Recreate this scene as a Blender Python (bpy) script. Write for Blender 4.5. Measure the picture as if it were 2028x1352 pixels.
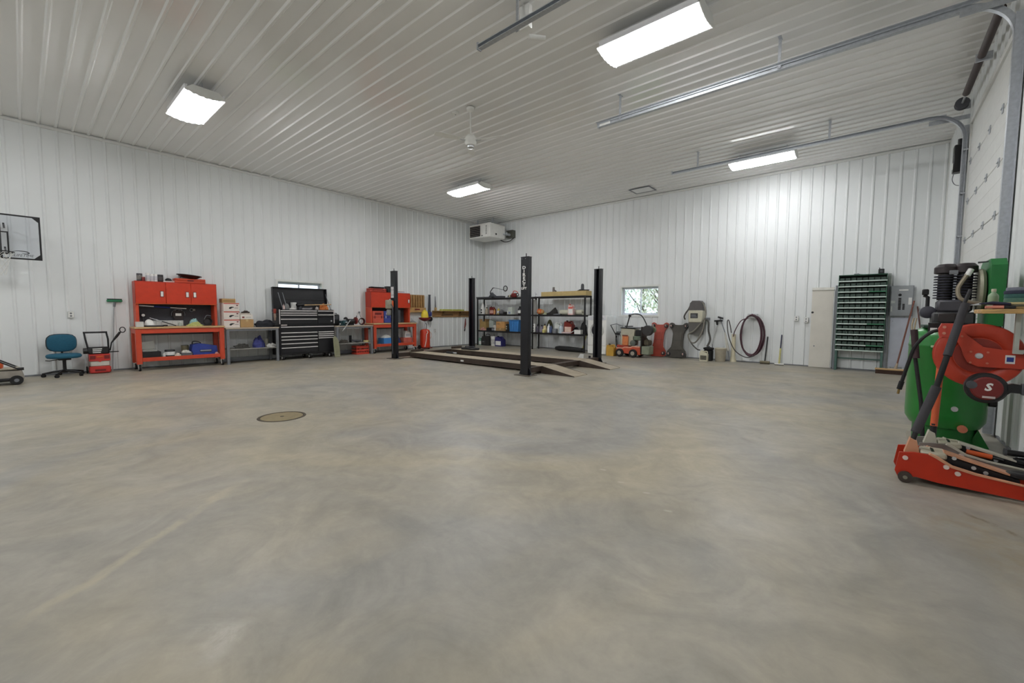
import bpy, math, random
from mathutils import Matrix, Vector, Euler, noise

for o in list(bpy.data.objects): bpy.data.objects.remove(o, do_unlink=True)
SC = bpy.context.scene
COL = SC.collection
PI = math.pi
W, D, H = 13.43, 18.3, 4.88            # room: x 0..W, y -D..0, z 0..H

# ------------------------------------------------------------------ camera
cam_d = bpy.data.cameras.new('camera'); cam = bpy.data.objects.new('camera', cam_d); COL.objects.link(cam)
cam_d.sensor_fit = 'HORIZONTAL'; cam_d.sensor_width = 36.0; cam_d.lens = 36.0*834.67/2028.0
cam_d.clip_start = 0.02; cam_d.clip_end = 300
yaw, pit, rol = 0.710419, -0.0663363, 0.0049431
_F = Vector((-math.sin(yaw)*math.cos(pit), math.cos(yaw)*math.cos(pit), math.sin(pit)))
_R = Vector((math.cos(yaw), math.sin(yaw), 0)); _U = _R.cross(_F)
_R2 = _R*math.cos(rol)+_U*math.sin(rol); _U2 = _U*math.cos(rol)-_R*math.sin(rol)
cam.matrix_world = Matrix(((_R2.x, _U2.x, -_F.x, 12.40678), (_R2.y, _U2.y, -_F.y, -12.61495), (_R2.z, _U2.z, -_F.z, 1.26754), (0, 0, 0, 1)))
SC.camera = cam

# ------------------------------------------------------------------ world, exposure
wd = bpy.data.worlds.new('overcast_sky'); SC.world = wd; wd.use_nodes = True
bg = wd.node_tree.nodes['Background']; bg.inputs[0].default_value = (0.78, 0.89, 1.0, 1); bg.inputs[1].default_value = 2.6
SC.view_settings.view_transform = 'Standard'; SC.view_settings.look = 'None'
SC.view_settings.exposure = 0.0; SC.view_settings.gamma = 1.0; SC.view_settings.use_curve_mapping = False
LAMP = 114.0                              # radiance of the fluorescent tubes

# ------------------------------------------------------------------ materials
def lin(c):
    out = []
    for v in c[:3]:
        v = v/255.0
        out.append(v/12.92 if v <= 0.04045 else ((v+0.055)/1.055)**2.4)
    return (*out, 1.0)
_M = {}
def mat(col, rough=0.5, metal=0.0, var=0.10, scale=9.0, bump=0.0, coat=0.0, spec=0.5, name=None):
    """procedural painted / plastic / metal surface: colour with slight noise variation"""
    key = (tuple(col), rough, metal, var, scale, bump, coat, spec, name)
    if key in _M: return _M[key]
    m = bpy.data.materials.new(name or 'surface'); m.use_nodes = True
    nt = m.node_tree; b = nt.nodes['Principled BSDF']
    c = lin(col)
    if var > 0:
        tc = nt.nodes.new('ShaderNodeTexCoord'); n = nt.nodes.new('ShaderNodeTexNoise'); n.inputs['Scale'].default_value = scale; n.inputs['Detail'].default_value = 4
        r = nt.nodes.new('ShaderNodeValToRGB')
        r.color_ramp.elements[0].position = 0.3; r.color_ramp.elements[1].position = 0.7
        r.color_ramp.elements[0].color = (*[x*(1-var) for x in c[:3]], 1)
        r.color_ramp.elements[1].color = (*[min(1, x*(1+var)+0.004*var) for x in c[:3]], 1)
        nt.links.new(tc.outputs['Object'], n.inputs['Vector']); nt.links.new(n.outputs[0], r.inputs[0]); nt.links.new(r.outputs[0], b.inputs['Base Color'])
        if bump:
            bp = nt.nodes.new('ShaderNodeBump'); bp.inputs['Strength'].default_value = bump; bp.inputs['Distance'].default_value = 0.01
            nt.links.new(n.outputs[0], bp.inputs['Height']); nt.links.new(bp.outputs[0], b.inputs['Normal'])
    else:
        b.inputs['Base Color'].default_value = c
    b.inputs['Roughness'].default_value = rough; b.inputs['Metallic'].default_value = metal
    b.inputs['Specular IOR Level'].default_value = spec
    b.inputs['Coat Weight'].default_value = coat
    _M[key] = m
    return m
def wood(col, ring=14.0, axis=0, name='wood', var=0.22):
    key = ('wood', tuple(col), ring, axis, var)
    if key in _M: return _M[key]
    m = bpy.data.materials.new(name); m.use_nodes = True; nt = m.node_tree; b = nt.nodes['Principled BSDF']
    tc = nt.nodes.new('ShaderNodeTexCoord'); mp = nt.nodes.new('ShaderNodeMapping')
    s = [ring, ring, ring]; s[axis] = ring*0.08; mp.inputs['Scale'].default_value = s
    n = nt.nodes.new('ShaderNodeTexNoise'); n.inputs['Scale'].default_value = 3; n.inputs['Detail'].default_value = 6; n.inputs['Distortion'].default_value = 1.2
    r = nt.nodes.new('ShaderNodeValToRGB'); c = lin(col)
    r.color_ramp.elements[0].position = 0.35; r.color_ramp.elements[0].color = (*[x*(1-var*1.6) for x in c[:3]], 1)
    r.color_ramp.elements[1].position = 0.62; r.color_ramp.elements[1].color = (*[min(1, x*(1+var)) for x in c[:3]], 1)
    nt.links.new(tc.outputs['Object'], mp.inputs[0]); nt.links.new(mp.outputs[0], n.inputs['Vector']); nt.links.new(n.outputs[0], r.inputs[0]); nt.links.new(r.outputs[0], b.inputs['Base Color'])
    b.inputs['Roughness'].default_value = 0.55
    _M[key] = m; return m
def emis(col, s, name='lamp_tube'):
    m = bpy.data.materials.new(name); m.use_nodes = True; nt = m.node_tree
    nt.nodes.remove(nt.nodes['Principled BSDF']); e = nt.nodes.new('ShaderNodeEmission'); e.inputs[0].default_value = (*col, 1); e.inputs[1].default_value = s
    nt.links.new(e.outputs[0], nt.nodes['Material Output'].inputs[0]); return m
def glassy(tint, gloss, name):
    m = bpy.data.materials.new(name); m.use_nodes = True; nt = m.node_tree
    nt.nodes.remove(nt.nodes['Principled BSDF'])
    t = nt.nodes.new('ShaderNodeBsdfTransparent'); t.inputs[0].default_value = (*tint, 1)
    g = nt.nodes.new('ShaderNodeBsdfGlossy'); g.inputs['Roughness'].default_value = 0.03
    mx = nt.nodes.new('ShaderNodeMixShader'); mx.inputs[0].default_value = gloss
    nt.links.new(t.outputs[0], mx.inputs[1]); nt.links.new(g.outputs[0], mx.inputs[2]); nt.links.new(mx.outputs[0], nt.nodes['Material Output'].inputs[0]); return m

WHITE = mat((228, 229, 226), 0.32, var=0.03, name='white_painted_steel')
WALLP = mat((230, 233, 233), 0.48, spec=0.35, var=0.03, scale=0.6, name='white_wall_sheet')
CEILP = mat((243, 243, 242), 0.14, var=0.035, scale=0.5, name='white_ceiling_sheet')
TRIMW = mat((226, 227, 224), 0.4, var=0.03, name='white_trim')
GALV = mat((186, 190, 196), 0.36, metal=0.55, var=0.10, scale=30, name='galvanised_steel')
STEEL = mat((208, 210, 212), 0.3, metal=0.6, var=0.08, scale=20, name='bright_steel')
GREY = mat((118, 121, 126), 0.45, var=0.08, name='grey_paint')
DGREY = mat((72, 74, 79), 0.5, var=0.12, name='dark_grey')
BLACK = mat((19, 19, 22), 0.42, var=0.15, name='black_paint')
RUB = mat((17, 17, 18), 0.7, var=0.2, name='black_rubber')
RED = mat((196, 54, 24), 0.38, var=0.07, name='red_paint')
BENCHRED = mat((196, 70, 42), 0.42, var=0.06, name='bench_red_paint')
DKRED = mat((110, 26, 24), 0.5, var=0.12, name='dark_red')
ORANGE = mat((205, 88, 38), 0.4, var=0.08, name='orange_paint')
GREEN = mat((26, 120, 42), 0.33, var=0.06, coat=0.3, name='green_paint')
DGREEN = mat((28, 66, 50), 0.5, var=0.12, name='dark_green')
BLUE = mat((40, 60, 140), 0.6, var=0.15, name='blue_fabric')
LBLUE = mat((60, 125, 190), 0.4, var=0.08, name='light_blue_plastic')
WHITEP = mat((232, 232, 228), 0.45, var=0.04, name='white_plastic')
CREAM = mat((205, 200, 178), 0.5, var=0.07, name='cream_plastic')
CARD = mat((176, 142, 96), 0.85, var=0.08, scale=6, name='cardboard')
WOODL = wood((205, 170, 122), 14, 0, 'light_wood')
WOODM = wood((160, 122, 78), 14, 0, 'brown_wood')
YEL = mat((222, 200, 60), 0.45, var=0.08, name='yellow_plastic')
GLASS = glassy((0.96, 0.98, 1.0), 0.06, 'window_glass')
ACRYL = glassy((0.93, 0.94, 0.96), 0.05, 'clear_acrylic')
TUBE = emis((0.985, 0.99, 1.0), LAMP*1.05, 'fluorescent_tube')
TUBE_DIM = emis((0.985, 0.99, 1.0), LAMP*0.62, 'dimmed_fluorescent_tube')  # strength turned down so the nearby back wall does not blow out

# ------------------------------------------------------------------ mesh builder
class MB:
    def __init__(s): s.v = []; s.f = []; s.M = Matrix.Identity(4)
    def at(s, loc=(0, 0, 0), rot=(0, 0, 0)):
        s.M = Matrix.Translation(loc) @ Euler(rot).to_matrix().to_4x4(); return s
    def add(s, vs, fs):
        o = len(s.v); s.v += [tuple(s.M @ Vector(v)) for v in vs]; s.f += [tuple(i+o for i in f) for f in fs]; return s
    def box(s, x0, x1, y0, y1, z0, z1, b=0.0):
        b = min(b, (x1-x0)*.49, (y1-y0)*.49, (z1-z0)*.49)
        if b <= 0:
            return s.add([(x, y, z) for z in (z0, z1) for y in (y0, y1) for x in (x0, x1)],
                         [(0, 2, 3, 1), (4, 5, 7, 6), (0, 1, 5, 4), (2, 6, 7, 3), (0, 4, 6, 2), (1, 3, 7, 5)])
        e = ((x0, x1), (y0, y1), (z0, z1)); vs = []; idx = {}
        for c in range(8):
            sg = (c & 1, c >> 1 & 1, c >> 2 & 1)
            for a in range(3):
                q = [e[k][sg[k]] if k == a else e[k][sg[k]]+(b if sg[k] == 0 else -b) for k in range(3)]
                idx[sg, a] = len(vs); vs.append(q)
        fs = []
        for a in range(3):
            u, w = (a+1) % 3, (a+2) % 3
            for sa in (0, 1):
                loop = []
                for su, sw in ((0, 0), (1, 0), (1, 1), (0, 1)):
                    g = [0, 0, 0]; g[a] = sa; g[u] = su; g[w] = sw; loop.append(idx[tuple(g), a])
                fs.append(tuple(loop if sa else loop[::-1]))
        for a in range(3):
            u, w = (a+1) % 3, (a+2) % 3
            for su in (0, 1):
                for sw in (0, 1):
                    g0 = [0]*3; g0[u] = su; g0[w] = sw; g1 = list(g0); g1[a] = 1; g0, g1 = tuple(g0), tuple(g1)
                    q = (idx[g0, u], idx[g1, u], idx[g1, w], idx[g0, w])
                    fs.append(q if su != sw else q[::-1])
        for c in range(8):
            sg = (c & 1, c >> 1 & 1, c >> 2 & 1); t = (idx[sg, 0], idx[sg, 1], idx[sg, 2])
            fs.append(t if sum(sg) % 2 else t[::-1])
        return s.add(vs, fs)
    def cbox(s, c, d, b=0.0): return s.box(c[0]-d[0]/2, c[0]+d[0]/2, c[1]-d[1]/2, c[1]+d[1]/2, c[2]-d[2]/2, c[2]+d[2]/2, b)
    def cyl(s, p0, p1, r0, r1=None, n=14, cap=True):
        p0, p1 = Vector(p0), Vector(p1); r1 = r0 if r1 is None else r1
        d = (p1-p0).normalized(); a = d.orthogonal().normalized(); b = d.cross(a)
        vs = []
        for p, r in ((p0, r0), (p1, r1)):
            for i in range(n):
                t = 2*PI*i/n; vs.append(p+a*(r*math.cos(t))+b*(r*math.sin(t)))
        fs = [(i, (i+1) % n, n+(i+1) % n, n+i) for i in range(n)]
        if cap: fs += [tuple(range(n))[::-1], tuple(range(n, 2*n))]
        return s.add(vs, fs)
    def tube(s, pts, r, n=8, closed=False):
        P = [Vector(q) for q in pts]; m = len(P); vs = []; prev = None
        for i in range(m):
            if closed: t = (P[(i+1) % m]-P[i-1])
            else: t = P[min(i+1, m-1)]-P[max(i-1, 0)]
            t.normalize()
            a = t.orthogonal().normalized() if prev is None else (prev-t*prev.dot(t)).normalized()
            prev = a; b = t.cross(a); rr = r[i] if isinstance(r, (list, tuple)) else r
            for k in range(n):
                g = 2*PI*k/n; vs.append(P[i]+a*(rr*math.cos(g))+b*(rr*math.sin(g)))
        fs = []
        for i in range(m if closed else m-1):
            j = (i+1) % m
            for k in range(n): fs.append((i*n+k, i*n+(k+1) % n, j*n+(k+1) % n, j*n+k))
        if not closed: fs += [tuple(range(n))[::-1], tuple(range((m-1)*n, m*n))]
        return s.add(vs, fs)
    def lathe(s, prof, n=20, axis='z', c=(0, 0, 0)):
        vs = []; fs = []
        for r, z in prof:
            for k in range(n):
                t = 2*PI*k/n; x, y = r*math.cos(t), r*math.sin(t)
                q = (x, y, z) if axis == 'z' else ((x, z, y) if axis == 'y' else (z, x, y))
                vs.append((q[0]+c[0], q[1]+c[1], q[2]+c[2]))
        for i in range(len(prof)-1):
            for k in range(n): fs.append((i*n+k, i*n+(k+1) % n, (i+1)*n+(k+1) % n, (i+1)*n+k))
        fs += [tuple(range(n))[::-1], tuple(range((len(prof)-1)*n, len(prof)*n))]
        return s.add(vs, fs)
    def prism(s, out, a0, a1, plane='xz'):
        n = len(out)
        def mk(u, v, a): return {'xz': (u, a, v), 'xy': (u, v, a), 'yz': (a, u, v)}[plane]
        vs = [mk(u, v, a0) for u, v in out]+[mk(u, v, a1) for u, v in out]
        return s.add(vs, [tuple(range(n)), tuple(range(n, 2*n))[::-1]]+[(i, (i+1) % n, n+(i+1) % n, n+i) for i in range(n)])
    def ball(s, c, r, n=14, m=8, z0=-1.0):
        if not isinstance(r, (tuple, list)): r = (r, r, r)
        prof = []
        for i in range(m+1):
            t = -PI/2+PI*i/m; prof.append((max(1e-4, math.cos(t)), max(z0, math.sin(t))))
        vs = []; fs = []
        for q, z in prof:
            for k in range(n):
                g = 2*PI*k/n; vs.append((c[0]+r[0]*q*math.cos(g), c[1]+r[1]*q*math.sin(g), c[2]+r[2]*z))
        for i in range(m):
            for k in range(n): fs.append((i*n+k, i*n+(k+1) % n, (i+1)*n+(k+1) % n, (i+1)*n+k))
        fs += [tuple(range(n))[::-1], tuple(range(m*n, (m+1)*n))]
        return s.add(vs, fs)
    def torus(s, c, R, r, axis='z', n=24, k=8, a0=0, a1=2*PI, sx=1.0, sz=1.0):
        pts = []
        full = abs(a1-a0-2*PI) < 1e-6
        N = n if full else n+1
        for i in range(N):
            t = a0+(a1-a0)*i/n; u, v = R*math.cos(t)*sx, R*math.sin(t)*sz
            q = (u, v, 0) if axis == 'z' else ((u, 0, v) if axis == 'y' else (0, u, v))
            pts.append((c[0]+q[0], c[1]+q[1], c[2]+q[2]))
        return s.tube(pts, r, k, closed=full)
    def heap(s, c, r, seed=1, amp=0.35, n=26, m=14):
        """crumpled cloth lying on something: flattened noisy dome, flat underneath"""
        vs = []; fs = []
        for i in range(m+1):
            t = PI/2*i/m
            for k in range(n):
                g = 2*PI*k/n; d = Vector((math.cos(g)*math.cos(t), math.sin(g)*math.cos(t), math.sin(t)))
                f = 1+amp*noise.noise(d*2.1+Vector((seed*7.3, 0, 0)))+amp*.5*noise.noise(d*5+Vector((0, seed*3.1, 0)))
                vs.append((c[0]+r[0]*d.x*f, c[1]+r[1]*d.y*f, c[2]+max(0, r[2]*d.z*f)))
        for i in range(m):
            for k in range(n): fs.append((i*n+k, i*n+(k+1) % n, (i+1)*n+(k+1) % n, (i+1)*n+k))
        fs += [tuple(range(n))[::-1], tuple(range(m*n, (m+1)*n))]
        return s.add(vs, fs)
    def mesh(s, name, m, smooth=True, ang=38):
        me = bpy.data.meshes.new(name); me.from_pydata(s.v, [], s.f); me.update()
        if m: me.materials.append(m)
        if smooth:
            me.polygons.foreach_set('use_smooth', [True]*len(me.polygons)); me.set_sharp_from_angle(angle=math.radians(ang))
        return me
    def build(s, name, m, parent=None, smooth=True, label=None):
        o = bpy.data.objects.new(name, s.mesh(name, m, smooth)); COL.objects.link(o)
        if parent: o.parent = parent
        if label: o['label'] = label
        return o

def tag(o, label=None, cat=None, group=None, kind=None):
    if label: o['label'] = label
    if cat: o['category'] = cat
    if group: o['group'] = group
    if kind: o['kind'] = kind
    return o
def thing(name, label, cat, loc=(0, 0, 0), rz=0.0, group=None, rot=None):
    o = bpy.data.objects.new(name, None); COL.objects.link(o); o.empty_display_size = 0.1
    o.location = loc; o.rotation_euler = rot if rot else (0, 0, rz)
    return tag(o, label, cat, group)
def struct(name, mb, m, parent=None, label=None):
    o = mb.build(name, m, parent)
    if not parent: tag(o, kind='structure', label=label)
    return o
def single(name, label, cat, mb, m, loc=(0, 0, 0), rz=0.0, group=None, rot=None):
    o = mb.build(name, m); o.location = loc; o.rotation_euler = rot if rot else (0, 0, rz)
    return tag(o, label, cat, group)
def link_mesh(name, me, parent, loc=(0, 0, 0), rot=(0, 0, 0)):
    o = bpy.data.objects.new(name, me); COL.objects.link(o); o.parent = parent; o.location = loc; o.rotation_euler = rot; return o
def text_part(name, body, size, m, parent, loc, rot, ext=0.0008, align='CENTER', shear=0.0, bold=0.0, spacing=1.0):
    cu = bpy.data.curves.new(name, 'FONT'); cu.body = body; cu.size = size; cu.extrude = ext; cu.align_x = align; cu.align_y = 'CENTER'; cu.shear = shear; cu.offset = bold; cu.space_line = spacing
    cu.resolution_u = 2
    t = bpy.data.objects.new(name, cu); COL.objects.link(t)
    bpy.context.view_layer.update()
    me = bpy.data.meshes.new_from_object(t.evaluated_get(bpy.context.evaluated_depsgraph_get()))
    bpy.data.objects.remove(t, do_unlink=True); bpy.data.curves.remove(cu)
    me.materials.clear(); me.materials.append(m)
    o = bpy.data.objects.new(name, me); COL.objects.link(o); o.parent = parent; o.location = loc; o.rotation_euler = rot
    return o
FR = (PI/2, 0, 0)       # text facing local -Y
LW = PI/2               # things standing with their back to the left wall (front faces +X)
RW = -PI/2              # back to the right (door) wall
def bez(p, n=14):
    """smooth Catmull-Rom curve through the points"""
    P = [Vector(q) for q in p]; P = [P[0]*2-P[1]]+P+[P[-1]*2-P[-2]]; out = []
    for i in range(1, len(P)-2):
        for k in range(n):
            t = k/n; a, b, c, d = P[i-1], P[i], P[i+1], P[i+2]
            out.append(0.5*((2*b)+(c-a)*t+(2*a-5*b+4*c-d)*t*t+(3*b-a-3*c+d)*t**3))
    out.append(P[-2]); return out
def dup(root, loc, rz=None, label=None, group=None):
    r = root.copy(); COL.objects.link(r); r.location = loc
    if rz is not None: r.rotation_euler = (0, 0, rz)
    if label: r['label'] = label
    if group: r['group'] = group
    for ch in list(root.children):
        c = ch.copy(); COL.objects.link(c); c.parent = r
        for g in list(ch.children):
            d = g.copy(); COL.objects.link(d); d.parent = c
    return r

# ================================================================== SETTING
RIB = 0.2286; PW = RIB*4
def rib_profile(u0, u1, hh=0.019):
    """(u, height) of the ribbed sheet between u0 and u1 with ribs every 9 inches"""
    pts = []
    k = math.floor(u0/RIB)-1
    while k*RIB < u1+RIB:
        c = (k+0.5)*RIB
        pts += [(c-0.030, 0), (c-0.012, hh), (c+0.012, hh), (c+0.030, 0)]
        k += 1
    pts.sort()
    def hgt(u):
        for (a, ha), (b, hb) in zip(pts, pts[1:]):
            if a <= u <= b: return ha+(hb-ha)*((u-a)/(b-a) if b > a else 0)
        return 0
    return [(u0, hgt(u0))]+[q for q in pts if u0 < q[0] < u1]+[(u1, hgt(u1))]
def split_rects(u0, u1, z0, z1, holes):
    rects = [(u0, u1, z0, z1)]
    for a, b, c, d in holes:
        nxt = []
        for (p, q, r, t) in rects:
            if a >= q or b <= p or c >= t or d <= r: nxt.append((p, q, r, t)); continue
            if a > p: nxt.append((p, a, r, t))
            if b < q: nxt.append((b, q, r, t))
            m0, m1 = max(p, a), min(q, b)
            if c > r: nxt.append((m0, m1, r, c))
            if d < t: nxt.append((m0, m1, d, t))
        rects = nxt
    return rects
_full = {}
def sheet_panels(parent, U, z0, z1, holes, put, name, m):
    """a row of ribbed sheets, each an object of its own; put(u, z, h) gives the world point"""
    k = 0
    while k*PW < U-1e-4:
        u0, u1 = k*PW, min((k+1)*PW, U)
        mb = MB()
        for (a, b, c, d) in split_rects(u0, u1, z0, z1, holes):
            pr = rib_profile(a, b); n = len(pr)
            mb.add([put(u, c, h) for u, h in pr]+[put(u, d, h) for u, h in pr], [(i, i+1, n+i+1, n+i) for i in range(n-1)])
        if mb.v: mb.build(name, m, parent, smooth=False)
        k += 1
def wall(name, U, holes, put, th=0.16):
    mb = MB()
    for (a, b, c, d) in split_rects(0, U, 0, H+0.1, holes):
        q = [put(a, c, -0.001), put(b, c, -0.001), put(b, d, -0.001), put(a, d, -0.001), put(a, c, -th), put(b, c, -th), put(b, d, -th), put(a, d, -th)]
        mb.add(q, [(0, 1, 2, 3), (7, 6, 5, 4), (0, 4, 5, 1), (1, 5, 6, 2), (2, 6, 7, 3), (3, 7, 4, 0)])
    w = struct(name, mb, WHITE, label='white ribbed sheet metal wall')
    sheet_panels(w, U, 0.03, H, holes, put, 'wall_panel', WALLP)
    return w
# left wall x=0, u runs from the corner towards the camera (u=-y)
WIN1 = (6.80, 8.02, 1.23, 2.12); WIN3 = (12.98, 14.2, 1.23, 2.12)
wall('wall_left', D, [WIN1, WIN3], lambda u, z, h: (h, -u, z))
WIN2 = (6.19, 7.40, 1.235, 2.12)
wall('wall_back', W, [WIN2], lambda u, z, h: (u, -h, z))
DOOR1 = (2.72, 5.90, 0.0, 4.28); DOOR2 = (9.0, 12.2, 0.0, 4.28)
wall('wall_right', D, [DOOR1, DOOR2], lambda u, z, h: (W-h, -u, z))
wall('wall_front', W, [], lambda u, z, h: (u, -D+h, z))
# ceiling: ribs run along x
cmb = MB().box(-0.16, W+0.16, -D-0.16, 0.16, H+0.001, H+0.16)
ceil = struct('ceiling', cmb, WHITE, label='white ribbed sheet metal ceiling')
sheet_panels(ceil, D, 0.0, W, [], lambda u, z, h: (z, -u, H-h), 'ceiling_panel', CEILP)
# trims at the top of the walls and along the floor, corner trims
for i, (a, b, c, d) in enumerate([(0.0, 0.03, -D, 0), (0, W, -0.03, 0.0)], 1):
    struct('trim_%d' % i, MB().box(a, b, c, d, H-0.075, H-0.022, 0.004), TRIMW)
struct('trim_3', MB().box(W-0.035, W-0.0005, -0.06, -0.0005, 0.03, H-0.08, 0.004), TRIMW)
struct('trim_4', MB().box(0.0005, 0.045, -0.045, -0.0005, 0.03, H-0.08, 0.004), TRIMW)
struct('baseboard_left', MB().box(0.0, 0.012, -D, 0, 0.0, 0.028), GREY)
struct('baseboard_back', MB().box(0, W, -0.012, 0.0, 0.0, 0.028), GREY)
struct('baseboard_right', MB().box(W-0.012, W, -9.0, -5.9, 0.0, 0.028), GREY)

# floor: polished concrete
def concrete():
    m = bpy.data.materials.new('polished_concrete'); m.use_nodes = True; nt = m.node_tree; b = nt.nodes['Principled BSDF']; N = nt.nodes; L = nt.links
    g = N.new('ShaderNodeNewGeometry')
    def noi(sc, det=5, dist=0.6, rough=.55):
        n = N.new('ShaderNodeTexNoise'); n.inputs['Scale'].default_value = sc; n.inputs['Detail'].default_value = det; n.inputs['Distortion'].default_value = dist; n.inputs['Roughness'].default_value = rough
        L.new(g.outputs['Position'], n.inputs['Vector']); return n
    def ramp(src, a, b2, ca, cb):
        r = N.new('ShaderNodeValToRGB'); r.color_ramp.elements[0].position = a; r.color_ramp.elements[1].position = b2; r.color_ramp.elements[0].color = ca; r.color_ramp.elements[1].color = cb
        L.new(src, r.inputs[0]); return r
    def mix(fac, a, b2, mode='MIX'):
        x = N.new('ShaderNodeMix'); x.data_type = 'RGBA'; x.blend_type = mode
        if isinstance(fac, float): x.inputs[0].default_value = fac
        else: L.new(fac, x.inputs[0])
        for s, v in ((6, a), (7, b2)):
            if isinstance(v, tuple): x.inputs[s].default_value = v
            else: L.new(v, x.inputs[s])
        return x.outputs[2]
    big = ramp(noi(0.42, 4, 1.2).outputs[0], .36, .66, lin((171, 162, 142)), lin((155, 152, 145)))
    mid = ramp(noi(1.7, 7, 1.5, .62).outputs[0], .32, .70, (.80, .80, .80, 1), (1.12, 1.11, 1.08, 1))
    col = mix(1.0, big.outputs[0], mid.outputs[0], 'MULTIPLY')
    fine = ramp(noi(11, 6, .4, .7).outputs[0], .3, .75, (.90, .90, .90, 1), (1.06, 1.06, 1.06, 1))
    col = mix(1.0, col, fine.outputs[0], 'MULTIPLY')
    # pale scuffs
    sc = ramp(noi(2.6, 8, 2.5, .75).outputs[0], .66, .76, (0, 0, 0, 1), (1, 1, 1, 1)); scm = N.new('ShaderNodeMath'); scm.operation = 'MULTIPLY'; scm.inputs[1].default_value = .25; L.new(sc.outputs[0], scm.inputs[0])
    col = mix(scm.outputs[0], col, lin((196, 190, 176)))
    # a wandering pale patch line from the drain towards the camera, a saw-cut joint and an oily stain
    sep = N.new('ShaderNodeSeparateXYZ'); L.new(g.outputs['Position'], sep.inputs[0])
    def mth(op, a, b2=None):
        x = N.new('ShaderNodeMath'); x.operation = op
        for i, v in enumerate((a, b2)):
            if v is None: continue
            if isinstance(v, (int, float)): x.inputs[i].default_value = v
            else: L.new(v, x.inputs[i])
        return x.outputs[0]
    wob = noi(2.6, 4, .2).outputs[0]; wobf = noi(14, 5, .4).outputs[0]; brk = ramp(noi(4.5, 6, .8, .7).outputs[0], .38, .58, (.15, .15, .15, 1), (1, 1, 1, 1)).outputs[0]
    X, Y = sep.outputs[0], sep.outputs[1]
    def seg(p, q, wd_, soft, amp):
        dx, dy = q[0]-p[0], q[1]-p[1]; ln = math.hypot(dx, dy); dx /= ln; dy /= ln
        rx = mth('SUBTRACT', X, p[0]); ry = mth('SUBTRACT', Y, p[1])
        al = mth('ADD', mth('MULTIPLY', rx, dx), mth('MULTIPLY', ry, dy)); pe = mth('ADD', mth('MULTIPLY', rx, -dy), mth('MULTIPLY', ry, dx))
        pe = mth('ADD', pe, mth('MULTIPLY', mth('SUBTRACT', wob, .5), amp)); pe = mth('ADD', pe, mth('MULTIPLY', mth('SUBTRACT', wobf, .5), amp*.25))
        band = mth('SUBTRACT', 1.0, mth('MULTIPLY', mth('MAXIMUM', mth('SUBTRACT', mth('ABSOLUTE', pe), wd_), 0.0), 1/soft)); band = mth('MAXIMUM', band, 0.0)
        e0 = mth('MINIMUM', mth('MAXIMUM', mth('MULTIPLY', al, 4/ln), 0.0), 1.0); e1 = mth('MINIMUM', mth('MAXIMUM', mth('MULTIPLY', mth('SUBTRACT', ln, al), 4/ln), 0.0), 1.0)
        return mth('MULTIPLY', mth('MULTIPLY', band, brk), mth('MULTIPLY', e0, e1))
    s1 = mth('MULTIPLY', seg((8.75, -11.45), (9.95, -12.8), .016, .03, .16), .42); col = mix(s1, col, lin((190, 178, 150)))
    s2 = mth('MULTIPLY', seg((7.25, -10.75), (8.85, -11.55), .02, .08, .3), .25); col = mix(s2, col, lin((186, 176, 152)))
    s3 = mth('MULTIPLY', seg((6.93, -10.95), (6.75, -11.6), .002, .006, .03), .8); col = mix(s3, col, lin((88, 80, 66)))
    s4 = mth('MULTIPLY', seg((6.75, -11.6), (6.4, -13.5), .015, .05, .1), .22); col = mix(s4, col, lin((195, 188, 170)))
    s5 = mth('MULTIPLY', seg((12.88, -8.66), (13.12, -8.95), .004, .02, .12), .8); col = mix(s5, col, lin((86, 76, 50)))
    s6 = mth('MULTIPLY', seg((12.72, -8.60), (13.30, -9.80), .05, .30, .25), .38); col = mix(s6, col, lin((140, 118, 70)))
    s7 = mth('MULTIPLY', seg((10.55, -7.5), (12.2, -7.3), .002, .006, .02), .45); col = mix(s7, col, lin((105, 100, 92)))
    s8 = mth('MULTIPLY', seg((7.05, -10.3), (7.4, -4.2), .002, .006, .02), .35); col = mix(s8, col, lin((105, 100, 92)))
    for (px, py, an) in ((10.78, -9.58, 0.1), (11.01, -9.72, .3), (11.23, -9.77, .2), (11.45, -9.95, .3)):
        q = mth('MULTIPLY', seg((px-.03, py-.01), (px+.03, py+.01), .006, .012, .05), .5); col = mix(q, col, lin((205, 200, 188)))
    blob = seg((10.40, -12.26), (10.62, -12.12), .02, .10, .30); col = mix(mth('MULTIPLY', blob, mth('MULTIPLY', wobf, .75)), col, lin((212, 208, 198)))
    dk = seg((8.45, -9.05), (8.56, -9.0), .01, .02, .1); col = mix(mth('MULTIPLY', dk, .4), col, lin((110, 100, 86)))
    L.new(col, b.inputs['Base Color'])
    rr = ramp(noi(1.3, 5, 1.0).outputs[0], .3, .7, (.38, .38, .38, 1), (.52, .52, .52, 1)); L.new(rr.outputs[0], b.inputs['Roughness'])
    bp = N.new('ShaderNodeBump'); bp.inputs['Strength'].default_value = .05; bp.inputs['Distance'].default_value = .02; L.new(noi(3.0, 3).outputs[0], bp.inputs['Height']); L.new(bp.outputs[0], b.inputs['Normal'])
    b.inputs['Specular IOR Level'].default_value = 0.36
    return m
struct('floor', MB().box(-0.16, W+0.16, -D-0.16, 0.16, -0.25, 0.0), concrete(), label='polished grey beige concrete floor')

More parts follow.
